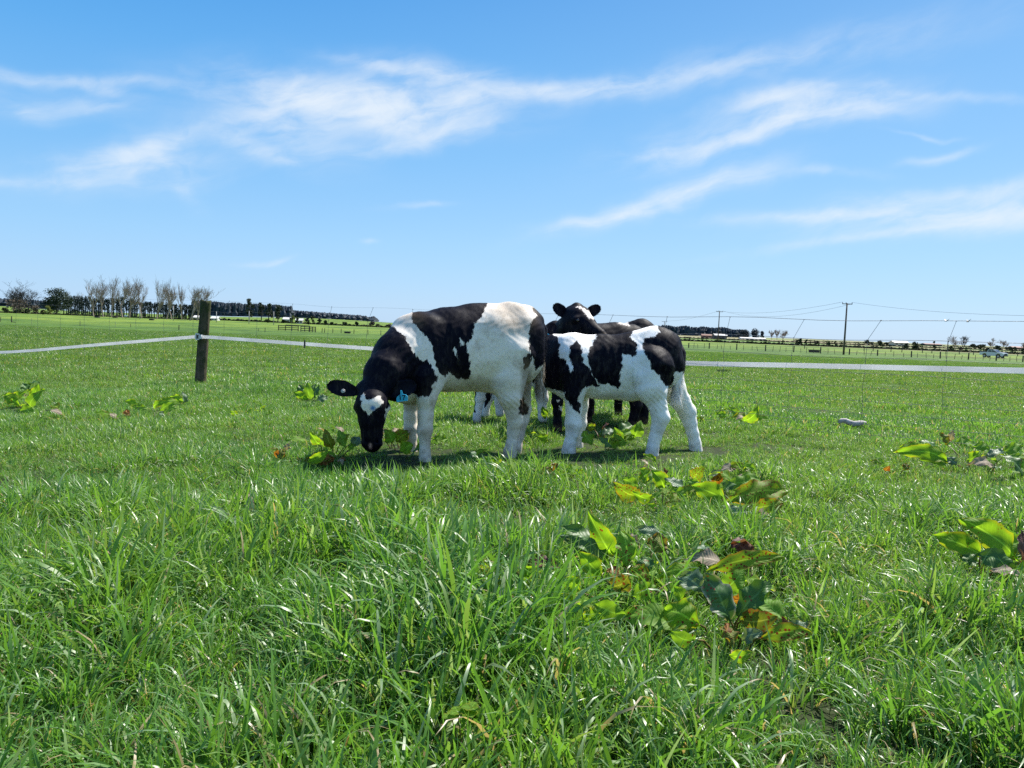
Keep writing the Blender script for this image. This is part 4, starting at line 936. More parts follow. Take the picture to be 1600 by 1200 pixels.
# left tree line
bare_tree(36, 300, 54, 52, 'wide spreading leafless tree with forked trunk at the far left', 1, 0.02, m_barkd, 2, top=433)
bare_tree(22, 305, 40, 30, 'low leafless tree at the very left of the far tree line', 31, -.05, m_barkd, 1)
leafy('evergreen_tree', 88, 290, 42, 46, 'large dark round evergreen tree on the left skyline', m_ever, 3, None, .02, 5200, 26)
BT = [(146,52,26,-.12,'leafless tree at the left end of the tall bare row'),(161,56,30,-.05,'second leafless tree from the left of the tall bare row'),(174,56,22,.06,'slim leafless tree third in the tall bare row'),(191,52,26,-.05,'fourth leafless tree of the tall bare row, above the short pole'),(202,56,30,.12,'full crowned leafless tree in the middle of the bare row'),
      (221,53,28,.22,'leafless tree bending right over the pine belt'),(245,58,26,.10,'tall leafless tree right of the bending one'),(260,56,26,.22,'leafless tree leaning right beside the tallest one'),(284,50,20,.10,'leafless tree fourth from the right of the bare row, nearer the post'),(297,48,24,.12,'leafless tree third from the right end of the bare row'),(308,46,24,.2,'leafless tree just left of the mossy post'),(268,44,18,.0,'short leafless tree behind the leaning ones')]
for i, (x, h, wd, ln, lb) in enumerate(BT): bare_tree(x, 255+6*(i % 3), h*1.2, wd*1.05, lb, 50+i, ln)
for i, x in enumerate((106, 117, 131)): bare_tree(x, 420, 38-2*i, 14, ['small faint leafless tree right of the evergreen', 'middle one of three faint leafless trees behind the pine belt', 'right one of three faint leafless trees behind the pine belt'][i], 90+i, 0, m_bark, 1, 'faint leafless trees behind the pine belt')
# pine belt: trunks and canopy of one mass
R = np.random.default_rng(8); V = []; Fc = []; bt_ = MB()
for i in range(64):
    px = 100+212*(i+R.uniform(-.3, .3))/63; D = R.uniform(330, 350); base = G(px, D); s = D/F; H = (29-.035*(px-100))*s*R.uniform(.93, 1.06)
    if abs(px-193) < 4 or abs(px-202) < 3: H *= 1.18
    bl = [(base.x+R.normal(0, .4), base.y, base.z+H*u, H*.10*R.uniform(.8, 1.2), H*.13) for u in (.42, .55, .68, .8, .9)]
    v, f = leafy_cloud(bl, 260, s*1.0, R); k = len(V); V += v; Fc += [tuple(a+k for a in q) for q in f]
    bt_.tube([base-Vector((0, 0, .3)), base+Vector((0, 0, H*.95))], [.28, .08], 4)
    if R.random() < .45:
        v, f = leafy_cloud([(base.x, base.y+3, base.z+H*.2, H*.12, H*.2)], 90, s, R); k = len(V); V += v; Fc += [tuple(a+k for a in q) for q in f]
k = len(V); V += bt_.v; Fc += [tuple(a+k for a in q) for q in bt_.f]
pbt = mesh('pine_belt', V, Fc, m_pine, None, tuple(G(205, 340)), False); tag(pbt, 'shelter belt of dark pines behind the leafless trees', 'pine belt', None, 'stuff')
SH = [(9,262,11,13,m_shrub,'dark round shrub at the left picture edge'),(30,262,8,17,m_shrub,'left one of two low brown green shrubs'),(43,262,8,12,m_shrub,'right one of two low brown green shrubs'),(75,255,14,14,m_yell,'yellow green lit shrub before the evergreen'),(67,258,7,9,m_shrub,'small dark shrub beside the yellow green one'),(55,268,14,22,m_brown,'brown twiggy bush behind the shrubs at left')]
for i, (x, D, h, wd, mt, lb) in enumerate(SH): leafy('shrub', x, D, h, wd, lb, mt, 120+i, 'shrubs at the edge of the left paddock', .0, 700, 9, 'shrub')
leafy('tree', 30, 275, 24, 46, 'brown green bushy tree under the spreading leafless tree', m_brown, 140, None, .05, 1500, 16)
# gum trees
for i, (x, h, wd, lb) in enumerate([(389,38,16,'slim tall gum tree left in the middle distance'),(408,34,12,'second gum tree of the group beside the poles'),(420,35,16,'third gum tree of the group, open crown'),(434,31,15,'dark dense gum tree at the right end of the group')]):
    leafy('gum_tree', x, 330, h, wd, lb, m_euc, 160+i, 'gum trees left of the grazing calf', .12, 1500, 13, leaf_px=.9)
MS = [(418,300,6,8,m_shrub,'small shrub at the foot of the gum trees'),(443,320,6,8,m_ever,'dark shrub right of the gum trees'),(457,310,13,12,m_yell,'pale round tree beside the cream house'),(464,316,13,8,m_ever,'dark tree behind the pale round one'),(481,300,11,11,m_ever,'round dark tree right of the cream house'),(498,310,14,9,m_ever,'pointed dark tree in the middle distance'),(488,330,14,9,m_hedge,'dull green tree between the dark round and pointed ones'),(509,315,8,8,m_ever,'small tree right of the pointed dark tree'),(537,290,7,12,m_ever,'wide dark bush at the field edge'),(557,290,8,9,m_ever,'round dark bush right of the wide one'),(518,320,5,7,m_hedge,'tiny bush left of the wide dark bush'),(580,420,7,12,m_brown,'faint grey bush at the foot of the far forest end'),(608,400,5,14,m_brown,'low grey bush close to the neck of the grazing calf'),(590,390,4,10,m_hedge,'low dark bush near the grazing calf'),(627,430,5,9,m_brown,'pale twiggy bush behind the grazing calf')]
for i, (x, D, h, wd, mt, lb) in enumerate(MS): leafy('bush', x, D, h, wd, lb, mt, 200+i, 'bushes in the middle distance', .03, 500, 8, 'bush')
RS = [(1247,300,8,7,m_brown,'slim reddish bush left of the far round bushes'),(1250,290,11,9,m_ever,'round dark bush on the hedge left of the tall pole'),(1259,290,9,6,m_ever,'small bush just right of a round dark bush'),(1276,285,7,8,m_brown,'brown bush on the hedge'),(1295,285,6,8,m_ever,'bush on the hedge left of the tall pole'),(1305,290,8,7,m_shrub,'grey green bush beside the tall pole'),
 (1356,600,7,20,m_ever,'low wide dark tree on the right horizon'),(1388,600,4,12,m_ever,'low dark bush left of the cream roof'),(1375,285,11,16,m_ever,'big round dark bush right of the tall pole'),(1415,285,9,12,m_ever,'round bush right of the cream roof'),(1430,285,13,15,m_ever,'largest round bush on the right hedge'),(1459,285,15,8,m_shrub,'tall narrow brown bush on the right hedge'),(1485,285,7,6,m_hedge,'small bush at the foot of the pale leafless tree'),(1519,450,9,15,m_ever,'wide dark tree left of the truck, far off'),(1532,460,8,14,m_shrub,'lighter tree next to the wide dark one'),(1544,250,9,14,m_ever,'dark bush right behind the truck'),(1560,480,7,14,m_ever,'far bush above the truck bonnet'),(1578,500,5,14,m_hedge,'far low bush right of the truck'),(1585,280,10,7,m_hedge,'upright bush on the hedge right of the truck'),(1598,275,9,8,m_ever,'dark bush at the right picture edge'),(1500,290,6,8,m_brown,'low brown bush below the leafless tree')]
for i, (x, D, h, wd, mt, lb) in enumerate(RS): leafy('bush', x, D, h, wd, lb, mt, 240+i, 'bushes along the right hedge and horizon', .03, 500, 8, 'bush')
RB = [(1206,500,17,10,'left of three small leafless trees beside the right pine wood'),(1214,500,19,12,'middle of three small leafless trees beside the right pine wood'),(1223,505,18,12,'right of three small leafless trees beside the right pine wood'),(1493,300,23,18,'pale leafless tree with a broad crown on the right'),(1504,300,24,16,'dark forked leafless tree right of the broad crowned one'),(1549,420,20,12,'left leafless tree above the truck'),(1566,430,17,16,'right leafless tree above the truck'),(1597,430,14,10,'leafless tree at the right picture edge')]
for i, (x, D, h, wd, lb) in enumerate(RB): bare_tree(x, D, h, wd, lb, 300+i, [.0, .05, .1, -.15, .3, 0, .1, .1][i], m_bark if i != 4 else m_barkd, 1, 'leafless trees on the right')

# far pine forests (read as one mass)
def forest(x0, x1, D, topf, label, n, seed, mat=m_hillf):
    R = np.random.default_rng(seed); V = []; Fc = []
    for i in range(n):
        px = R.uniform(x0, x1); d = D*R.uniform(1.0, 1.10); base = G(px, d); top_y = topf(px)+R.normal(0, .45); pt3 = P(px, top_y, d); H = max(6, (pt3.z-base.z))*R.uniform(.9, 1.0); Wd = R.uniform(3.0, 5.5)*D/1000
        b0 = Vector((base.x, base.y, base.z)); lv = 6; k0 = len(V); m_ = 6
        for l in range(lv):
            u = l/(lv-1); r_ = Wd*((1-u)**.7)*(1+.25*R.normal()) if l < lv-1 else .05; zz = H*(.04+.96*u)
            for k in range(m_): a = 6.283*k/m_+R.normal(0, .2); V.append((b0.x+r_*math.cos(a), b0.y+r_*math.sin(a), b0.z+zz))
        for l in range(lv-1):
            for k in range(m_): Fc.append((k0+l*m_+k, k0+l*m_+(k+1) % m_, k0+(l+1)*m_+(k+1) % m_, k0+(l+1)*m_+k))
    o = mesh('pine_forest', V, Fc, mat, None, tuple(G((x0+x1)/2, D)), False); tag(o, label, 'forest', None, 'stuff')
forest(-60, 95, 1250, lambda x: 465.5+.05*x, 'far pine forest on the hill at the left edge', 420, 1)
forest(300, 455, 1050, lambda x: 469.5+.052*(x-310)+.6*math.sin(x*.2), 'far pine forest behind the gum trees', 620, 2)
forest(440, 586, 1100, lambda x: 483+.078*(x-440)+(4 if x < 442 else 0)+(1.5 if 572 < x < 580 else 0), 'far pine forest on the green hill left of the grazing calf', 700, 3)
forest(1020, 1158, 1000, lambda x: 508+.035*(x-1030)+.8*math.sin(x*.21)+max(0, (x-1130))*.10, 'far pine forest above the small calf rump', 560, 4)
leafy('tree', 1163, 900, 14, 22, 'big dark round tree at the right end of the pine forest', m_hillf, 401, 'round trees ending the right forest', .0, 1500, 14, leaf_px=.9)
leafy('tree', 1178, 900, 16, 24, 'tallest round tree at the right end of the pine forest', m_hillf, 402, 'round trees ending the right forest', .0, 1500, 14, leaf_px=.9)
leafy('tree', 1190, 910, 12, 10, 'last and narrowest round tree right of the pine forest', m_hillf, 403, 'round trees ending the right forest', .0, 800, 9, leaf_px=.9)
# hedge along the far side of the field
def hedge(x0, x1, D0, D1, h, label, seed):
    R = np.random.default_rng(seed); V = []; Fc = []; n = int((x1-x0)*9)
    for i in range(n):
        u = R.random(); px = x0+(x1-x0)*u; D = D0+(D1-D0)*u+R.normal(0, .5); b_ = G(px, D); hh = h*(.7+.6*math.sin(px*.13)**2+.3*math.sin(px*.9)); p_ = np.array(b_)+np.array([0, 0, R.random()*hh]); a = R.normal(0, 1, 3); a /= np.linalg.norm(a); b = np.cross(a, R.normal(0, 1, 3)); b /= np.linalg.norm(b); s = .38
        k = len(V); V += [p_-a*s, p_+b*s, p_+a*s, p_-b*s]; Fc.append((k, k+1, k+2, k+3))
    tag(mesh('hedge', V, Fc, m_hedge, None, tuple(G((x0+x1)/2, (D0+D1)/2)), False), label, 'hedge', None, 'stuff')
hedge(1040, 1640, 262, 236, .45, 'dark low hedge along the far side of the right field', 1)
hedge(1040, 1640, 420, 400, .5, 'second faint hedge line beyond the right field', 4)
hedge(330, 640, 330, 330, .55, 'thin dark hedge line behind the middle field', 2)
hedge(-40, 330, 275, 275, .35, 'rough brown grass strip under the left tree line', 3)
hedge(1240, 1640, 700, 700, .8, 'far hedge line on the right horizon', 5)

# ------------------------------------------------------------------ poles and lines
m_pole = simple('pole_timber', (.085,.06,.05), (.13,.10,.085), 4, .8, .3); m_conc = simple('pole_concrete', (.42,.40,.38), (.34,.32,.31), 4, .8, .3); m_line = simple('power_line', (.10,.10,.11), (.12,.12,.13), 4, .5, .4)
def pole(px, D, hpx, label, mat, arm=True, r=.15, armw=1.1, grp='power poles'):
    base = G(px, D); H = hpx*D/F; root = empty('power_pole', base, label, 'power pole', grp)
    b = MB(); b.tube([base-Vector((0, 0, .2)), base+Vector((0, 0, H))], [r, r*.7], 10); b.build('shaft', mat, root, smooth=True)
    if arm:
        b = MB(); b.box(base+Vector((0, -.12, H*.985)), (armw*2, .12, .14)); b.build('crossarm', mat, root)
        for s_ in (-.95, -.25, .95):
            b = MB(); b.tube([base+Vector((s_*armw, -.12, H*.985+.07)), base+Vector((s_*armw, -.12, H*.985+.32))], [.07, .05], 8); b.build('insulator', mat, root)
    return base, H
p1, h1 = pole(1318, 148, 80, 'tall timber power pole standing in the right field', m_pole, True, .19, .95)
p2, h2 = pole(1121.5, 262, 48, 'power pole in front of the right pine forest', m_pole, True, .20, 1.1)
p3, h3 = pole(1037, 420, 25, 'small far power pole just right of the black rumps', m_pole, True, .2, 1.4)
p4, h4 = pole(1480, 290, 20, 'thin pole left of the pale leafless tree', m_pole, False, .12)
LP = [(218.5,240,19,'short pale pole in the middle of the bare row'),(271,240,23,'taller pale pole left of the mossy post'),(338,240,17,'pale pole just right of the mossy post',),(389,240,20,'pale pole before the slim gum tree'),(427.5,240,21,'pale pole at the right end of the gum group')]
ln_ = [pole(x, D, h, lb, m_conc, False, .12, 1, 'pale poles along the left road') for x, D, h, lb in LP]
def span(a, b, sg, r, label, grp):
    pts_ = [a.lerp(b, i/12)-Vector((0, 0, sg*4*(i/12)*(1-i/12))) for i in range(13)]; mb = MB(); mb.tube(pts_, r, 4); o = mb.build('power_line', m_line, None, a); tag(o, label, 'cable', grp)
T1 = p1+Vector((0, 0, h1+.2)); T2 = p2+Vector((0, 0, h2+.2)); T3 = p3+Vector((0, 0, h3+.2))
span(T1+Vector((-.9, 0, 0)), T2+Vector((-.9, 0, 0)), 1.4, .022, 'upper cable from the tall pole down to the forest pole', None)
span(T1+Vector((.9, 0, -.3)), T2+Vector((1, 0, 0)), 2.2, .022, 'lower cable from the tall pole down to the forest pole', None)
e1 = P(1800, 492, 95); span(T1+Vector((.9, 0, 0)), e1, 1.0, .018, 'cable running right from the tall pole out of the picture', None)
span(T2, T3, 1.0, .03, 'cable between the forest pole and the small far pole', None)
TL = [b_+Vector((0, 0, h_)) for b_, h_ in ln_]
TL = [P(-80, 468, 235)]+TL
for i in range(5): span(TL[i], TL[i+1], .5, .022, ['cable left of the short pale pole', 'cable between the two pale poles in the bare row', 'cable passing behind the mossy post', 'cable between the mossy post and the gum tree pole', 'cable between the last two pale poles'][i], None)

# ------------------------------------------------------------------ far fences, yard, stakes, troughs
m_rail = simple('weathered_rail', (.06,.05,.042), (.10,.085,.07), 3, .85, .2)
def farpost(mb, px, D, h, r=.09, lean=0.): 
    b_ = G(px, D); mb.tube([b_-Vector((0, 0, .1)), b_+Vector((lean, 0, h))], [r, r*.9], 6)
FP = [(1076,1.0),(1108,1.2),(1151,1.25),(1196,1.25),(1240,1.3),(1282,1.25),(1327,1.2),(1371,1.2),(1424,1.2),(1469,1.3),(1513,1.3),(1556.5,1.2),(1598,1.2),(1640,1.2)]
ff_ = empty('field_fence', G(1340, 152), 'long post and wire fence across the right field', 'fence'); R = np.random.default_rng(4)
for i, (x, h) in enumerate(FP):
    D = 158-14*(x-1076)/520; mb = MB(); farpost(mb, x, D, h, .12, R.normal(0, .03)); mb.build('post', m_rail, ff_)
    if i < len(FP)-1:
        for k in range(1, 4):
            mb = MB(); farpost(mb, x+(FP[i+1][0]-x)*k/4+R.normal(0, 1), D-.5, R.uniform(.75, 1.1), .045, R.normal(0, .12)); mb.build('batten', m_rail, ff_)
for z in (.25, .55, .85, 1.05):
    mb = MB(); mb.tube([G(x, 158-14*(x-1076)/520)+Vector((0, 0, z)) for x, h in FP], .012, 3); mb.build('wire', m_rail, ff_)
f2 = empty('field_fence', G(1480, 205), 'sparser post fence between the track and the right hedge', 'fence')
for x in (1257, 1350, 1364, 1392, 1409, 1441, 1456, 1478, 1499, 1521, 1570, 1590): mb = MB(); farpost(mb, x, 200, 1.25 if x not in (1409,) else 1.7, .10, R.normal(0, .05)); mb.build('post', m_rail, f2)
for z in (.5, .9): mb = MB(); mb.tube([G(x, 200)+Vector((0, 0, z)) for x in range(1257, 1640, 20)], .012, 3); mb.build('wire', m_rail, f2)
f3 = empty('field_fence', G(540, 172), 'faint post fence from the yard to the grazing calf', 'fence')
for x in (503, 507, 520, 533, 553, 575, 595): mb = MB(); farpost(mb, x, 172, 1.0, .08, R.normal(0, .05)); mb.build('post', m_rail, f3)
for z in (.45, .85): mb = MB(); mb.tube([G(x, 172)+Vector((0, 0, z)) for x in (503, 550, 600, 640)], .012, 3); mb.build('wire', m_rail, f3)
yd = empty('stock_yard', G(462, 172), 'low timber stock yard rails in the middle of the left field', 'stock yard')
YP = [(435,178),(446,178),(456,178),(466,178),(470,173),(476,176),(483,172),(488,172),(493,172),(484,178)]
for x, D in YP: mb = MB(); farpost(mb, x, D, 1.25, .10); mb.build('post', m_rail, yd)
def rail(a, b, z): 
    A, B = G(*a)+Vector((0, 0, z)), G(*b)+Vector((0, 0, z)); d = (B-A); mb = MB(); ang = math.atan2(d.y, d.x); mb.box((A+B)/2, (d.length, .05, .16), 0, Matrix.Rotation(ang, 3, 'Z') @ Matrix.Rotation(-math.asin(d.z/d.length), 3, 'Y')); mb.build('rail', m_rail, yd)
for z in (.3, .72, 1.12):
    rail((435,178.1),(466,178.1), z); rail((470,173.1),(483,172.1), z); rail((483,172.1),(493,172.1), z) 
rail((446,178.2),(484,178.2), 1.3)
m_stakeg = simple('stake_pale', (.30,.32,.18), (.24,.26,.15), 3, .6)
SK = [(18,150,1.2,.10,m_rail,'short dark stake with a lying stick in the left field'),(49.5,135,1.2,.035,m_stakeg,'pale thin stake in the left field'),(180,138,1.1,.035,m_stakeg,'pale thin stake below the bare row'),(125,140,1.0,.05,m_rail,'thin dark stake left of centre in the left field'),(204,150,.6,.05,m_rail,'low dark stake in the left field right of the pale one'),(279.5,140,.9,.08,m_rail,'dark stake just left of the mossy post'),(414,150,.9,.07,m_rail,'dark stake between the mossy post and the yard'),(404,160,.6,.05,m_rail,'short dark stake left of the yard'),(1,150,1.0,.06,m_rail,'dark stake at the left picture edge')]
for x, D, h, r, mt, lb in SK:
    mb = MB(); farpost(mb, x, D, h, r, .02)
    if x == 18: b_ = G(18, D); mb.tube([b_+Vector((.1, 0, .12)), b_+Vector((.8, 0, .03))], .06, 5)
    tag(mb.build('stake', mt, None, G(x, D)), lb, 'stake', 'stakes in the left field')
def trough(px, D, L, h, label, mat):
    b_ = G(px, D); root = empty('water_trough', b_, label, 'trough'); mb = MB(); mb.prism([(-L/2, 0), (L/2, 0), (L/2+.08, h), (-L/2-.08, h)], b_, (1, 0, 0), (0, 0, 1), (0, 1, 0), .9); mb.build('basin', mat, root)
    mb = MB(); mb.box(b_+Vector((0, -.48, h-.05)), (L+.22, .06, .12)); mb.box(b_+Vector((0, .48, h-.05)), (L+.22, .06, .12)); mb.build('rim', mat, root)
trough(1272, 160, 1.9, .55, 'dark water trough by the right field fence', m_barkd)
trough(543, 175, 1.2, .4, 'small dark trough in the field left of the grazing calf', m_barkd)
trough(152, 235, 1.2, .5, 'dark trough far off below the bare row', m_barkd); trough(237, 230, 1.1, .45, 'dark trough left of the taller pale pole', m_barkd); trough(180, 245, 1.3, .5, 'dark trough between two leafless trees', m_barkd)
# small white sign board
b_ = G(196.5, 235); root = empty('white_board', b_, 'small white board on a short leg below the bare row', 'board'); mb = MB(); mb.box(b_+Vector((0, 0, .95)), (.9, .06, .45)); mb.build('panel', m_plastic, root); mb = MB(); mb.tube([b_-Vector((0, 0, .1)), b_+Vector((0, 0, .75))], .05, 6); mb.build('leg', m_rail, root)

# track
m_track = simple('track_soil', (.13,.115,.075), (.10,.12,.05), .4, .95, .1, coord='Object')
V = []; xs = np.linspace(1285, 1690, 60)
for x in xs:
    D = 176-16*(x-1285)/400
    for k in range(4): p_ = G(x, D+k*1.3); V.append((p_.x, p_.y, gzf(p_.x, p_.y)+.03))
Fc = [(i*4+k, i*4+4+k, i*4+5+k, i*4+1+k) for i in range(len(xs)-1) for k in range(3)]
tag(mesh('track', V, Fc, m_track, None, (0, 0, 0)), 'bare farm track across the right field', None, None, 'structure')

# ------------------------------------------------------------------ farm buildings
m_cream = simple('cream_wall', (.55,.50,.38), (.50,.45,.34), 2, .8); m_roofw = simple('pale_roof', (.62,.60,.58), (.55,.53,.5), 2, .5); m_roofr = simple('rust_roof', (.22,.10,.07), (.17,.08,.06), 2, .7); m_dwall = simple('dark_wall', (.06,.05,.05), (.09,.07,.07), 2, .8); m_glass = simple('window_glass', (.04,.05,.07), (.05,.06,.08), 2, .1, .8)
def barn(px, D, L, W_, hw, hr, wallm, roofm, label, rz=0., nwin=3, name='barn', cat='barn'):
    b_ = G(px, D); root = empty(name, b_, label, cat); R3 = Matrix.Rotation(rz, 3, 'Z'); ux = R3 @ Vector((1, 0, 0)); un = R3 @ Vector((0, 1, 0)); Zu = Vector((0, 0, 1))
    mb = MB(); mb.prism([(-W_/2, -.3), (W_/2, -.3), (W_/2, hw), (0, hw+hr), (-W_/2, hw)], b_, un, Zu, ux, L); mb.build('wall', wallm, root)
    for s_ in (-1, 1):
        mb = MB(); c_ = [(s_*(W_/2+.35), hw-.12), (0, hw+hr+.06), (0, hw+hr+.2), (s_*(W_/2+.35), hw+.04)]
        mb.prism(c_ if s_ > 0 else c_[::-1], b_, un, Zu, ux, L+.7); mb.build('roof', roofm, root)
    for k in range(nwin):
        x_ = -L/2+L*(k+.5)/nwin; mb = MB(); mb.box(b_+ux*x_-un*(W_/2+.02)+Zu*hw*.5, (L/nwin*.45, .06, hw*.45), rz); mb.build('window', m_glass, root)
barn(1124, 560, 9, 6, 2.3, .9, m_dwall, m_roofw, 'dark barn with a pale roof below the right pine forest', .1, 3)
barn(1104, 600, 8, 6, 1.8, 1.1, m_roofr, m_roofr, 'small rust coloured shed left of the dark barn', -.1, 2, 'shed', 'shed')
barn(1175, 620, 20, 7, .8, .6, m_roofw, m_roofw, 'long low white building in front of the round trees', .05, 6, 'greenhouse', 'building')
barn(1404, 560, 11, 7, 2.0, 1.0, m_cream, m_roofw, 'cream farm building with a pale roof on the right horizon', .1, 3)
barn(1592, 620, 14, 7, 1.6, .8, m_roofr, m_roofr, 'low reddish shed at the right picture edge', 0, 3, 'shed', 'shed')
barn(1455, 700, 16, 7, 1.5, .6, m_dwall, m_roofr, 'long low shed left of the leafless trees on the right', .1, 4, 'shed', 'shed')
barn(468, 330, 2.6, 3, 1.4, .7, m_cream, m_roofw, 'small cream house between bushes in the middle distance', .2, 2, 'house', 'house')
barn(309, 300, 1.8, 4, .9, .6, m_roofw, m_roofw, 'low white shed left of the mossy post', .1, 2, 'shed', 'shed')
barn(337, 300, 2.2, 4, .8, .6, m_roofw, m_roofw, 'low white shed right of the mossy post', .1, 2, 'shed', 'shed')
barn(449, 360, 3.0, 4, 1.6, .8, m_roofw, m_roofw, 'grey white shed behind the pale round tree', .1, 2, 'shed', 'shed')

# ------------------------------------------------------------------ pickup truck
m_paint = simple('silver_paint', (.55,.57,.62), (.53,.55,.60), 2, .25, .6, .3); m_tyre = simple('tyre_rubber', (.015,.015,.016), (.02,.02,.02), 10, .9, .2); m_rim = simple('wheel_rim', (.4,.4,.42), (.3,.3,.32), 10, .3, .5, .8); m_black = simple('black_trim', (.012,.012,.014), (.018,.018,.02), 10, .4, .4); m_lampw = simple('lamp_glass', (.75,.75,.75), (.6,.6,.62), 10, .1, .8)
tb = G(1552, 174); truck = empty('pickup_truck', tb, 'silver double cab pickup truck parked by the right field fence', 'truck')
ry = math.radians(-60); RX = Matrix.Rotation(ry, 3, 'Z'); ux = RX @ Vector((1, 0, 0)); un = RX @ Vector((0, 1, 0)); zu = Vector((0, 0, 1))
def tk(name, poly, th, off, mat, parent=truck): mb = MB(); mb.prism(poly, tb+un*off, ux, zu, un, th); return mb.build(name, mat, parent)
body = tk('body', [(-2.6,.55),(-2.0,.55),(-1.9,.85),(-1.65,.98),(-1.35,.98),(-1.1,.85),(-1.0,.45),(1.0,.45),(1.12,.85),(1.35,.98),(1.65,.98),(1.9,.85),(2.0,.45),(2.5,.45),(2.6,.75),(2.55,1.12),(2.2,1.20),(1.25,1.26),(-2.6,1.24)], 1.86, 0, m_paint)
tk('cab', [(-.95,1.24),(1.25,1.25),(.55,1.78),(.2,1.84),(-.7,1.82),(-.9,1.7)], 1.62, 0, m_paint)
for s_ in (-1, 1):
    tk('side_window', [(-.82,1.28),(-.1,1.28),(-.1,1.72),(-.72,1.72)], .03, s_*.82, m_glass); tk('side_window', [(0,1.28),(1.0,1.28),(.45,1.70),(0,1.73)], .03, s_*.82, m_glass)
    mb = MB(); mb.box(tb+ux*.95+un*s_*1.02+zu*1.32, (.12, .2, .16), ry); mb.build('mirror', m_black, truck)
    for x_ in (-1.5, 1.5):
        c_ = tb+ux*x_+un*s_*.82+zu*.39; mb = MB(); mb.tube([c_-un*.12, c_+un*.12], .39, 20); wo_ = mb.build('wheel', m_tyre, truck, smooth=False); mb = MB(); mb.tube([c_-un*.135, c_+un*.135], .24, 14); r_ = mb.build('rim', m_rim, truck); r_.parent = wo_
fr = tb+ux*2.57
mb = MB(); mb.box(fr+zu*.88, (.12, 1.1, .42), ry); mb.build('grille', m_black, truck); mb = MB(); mb.box(fr+zu*.55+ux*.03, (.16, 1.8, .22), ry); mb.build('bumper', m_black, truck)
for s_ in (-1, 1): mb = MB(); mb.box(fr+un*s_*.73+zu*.98, (.12, .34, .2), ry); mb.build('headlight', m_lampw, truck)
ws = MB(); a_ = tb+ux*1.22+zu*1.27; b2 = tb+ux*.57+zu*1.78; nn = (b2-a_).cross(un).normalized(); nn = nn if nn.z > 0 else -nn; ws.v += [tuple(a_-un*.74+nn*.02), tuple(a_+un*.74+nn*.02), tuple(b2+un*.7+nn*.02), tuple(b2-un*.7+nn*.02), tuple(a_-un*.74-nn*.02), tuple(a_+un*.74-nn*.02), tuple(b2+un*.7-nn*.02), tuple(b2-un*.7-nn*.02)]; ws.f += [(0,1,2,3),(7,6,5,4),(0,4,5,1),(1,5,6,2),(2,6,7,3),(3,7,4,0)]; ws.build('windscreen', m_glass, truck)
tk('bed_cover', [(-2.55,1.22),(-1.0,1.22),(-1.0,1.28),(-2.55,1.28)], 1.6, 0, m_black)

TREAD = [(P(x, 700, D).x, D-.09, .23) for x, D in ((664, 4.57), (646, 4.88), (796, 4.81), (804, 5.05), (888, 5.0), (901, 5.28), (1016, 4.97), (1089, 5.34), (871, 6.2), (581, 4.35), (985, 6.33), (746, 6.5))]
# ------------------------------------------------------------------ grass
m_grass, t, out = newmat('grass_blade')
at = t.new('ShaderNodeAttribute', attribute_name='bl')
oi = t.new('ShaderNodeObjectInfo'); geo = t.new('ShaderNodeNewGeometry')
atc = t.new('ShaderNodeSeparateColor'); t.l.new(at.outputs['Color'], atc.inputs[0])
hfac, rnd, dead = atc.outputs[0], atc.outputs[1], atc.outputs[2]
pn = t.noise(geo.outputs['Position'], 1.1, 3, .5); pn2 = t.noise(geo.outputs['Position'], .22, 3, .5)
c = t.mix(rnd, (.085,.21,.024), (.135,.30,.042))
c = t.mix(t.m('MULTIPLY', t.ss(pn, .4, .7), .55), c, (.19,.34,.036))
c = t.mix(t.m('MULTIPLY', oi.outputs['Random'], .4), c, (.065,.165,.045))
c = t.mix(t.m('MULTIPLY', t.ss(pn2, .42, .62), .35), c, (.155,.265,.036))
c = t.mix(t.m('MULTIPLY', t.ss(rnd, .82, .88), .65), c, (.27,.35,.22))  # silvery highlights of some blades painted in as a pale colour
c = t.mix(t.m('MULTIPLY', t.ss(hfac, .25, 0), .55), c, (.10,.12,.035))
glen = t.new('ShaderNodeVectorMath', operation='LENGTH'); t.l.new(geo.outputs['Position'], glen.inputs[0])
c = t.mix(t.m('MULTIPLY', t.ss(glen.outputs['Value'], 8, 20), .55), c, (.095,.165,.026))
c = t.mix(dead, c, (.36,.28,.15))
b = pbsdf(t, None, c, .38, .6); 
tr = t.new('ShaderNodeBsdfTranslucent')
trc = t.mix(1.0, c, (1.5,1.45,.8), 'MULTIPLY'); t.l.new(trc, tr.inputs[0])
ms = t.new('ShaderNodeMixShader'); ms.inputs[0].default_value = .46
t.l.new(b.outputs[0], ms.inputs[1]); t.l.new(tr.outputs[0], ms.inputs[2]); t.l.new(ms.outputs[0], out.inputs[0])

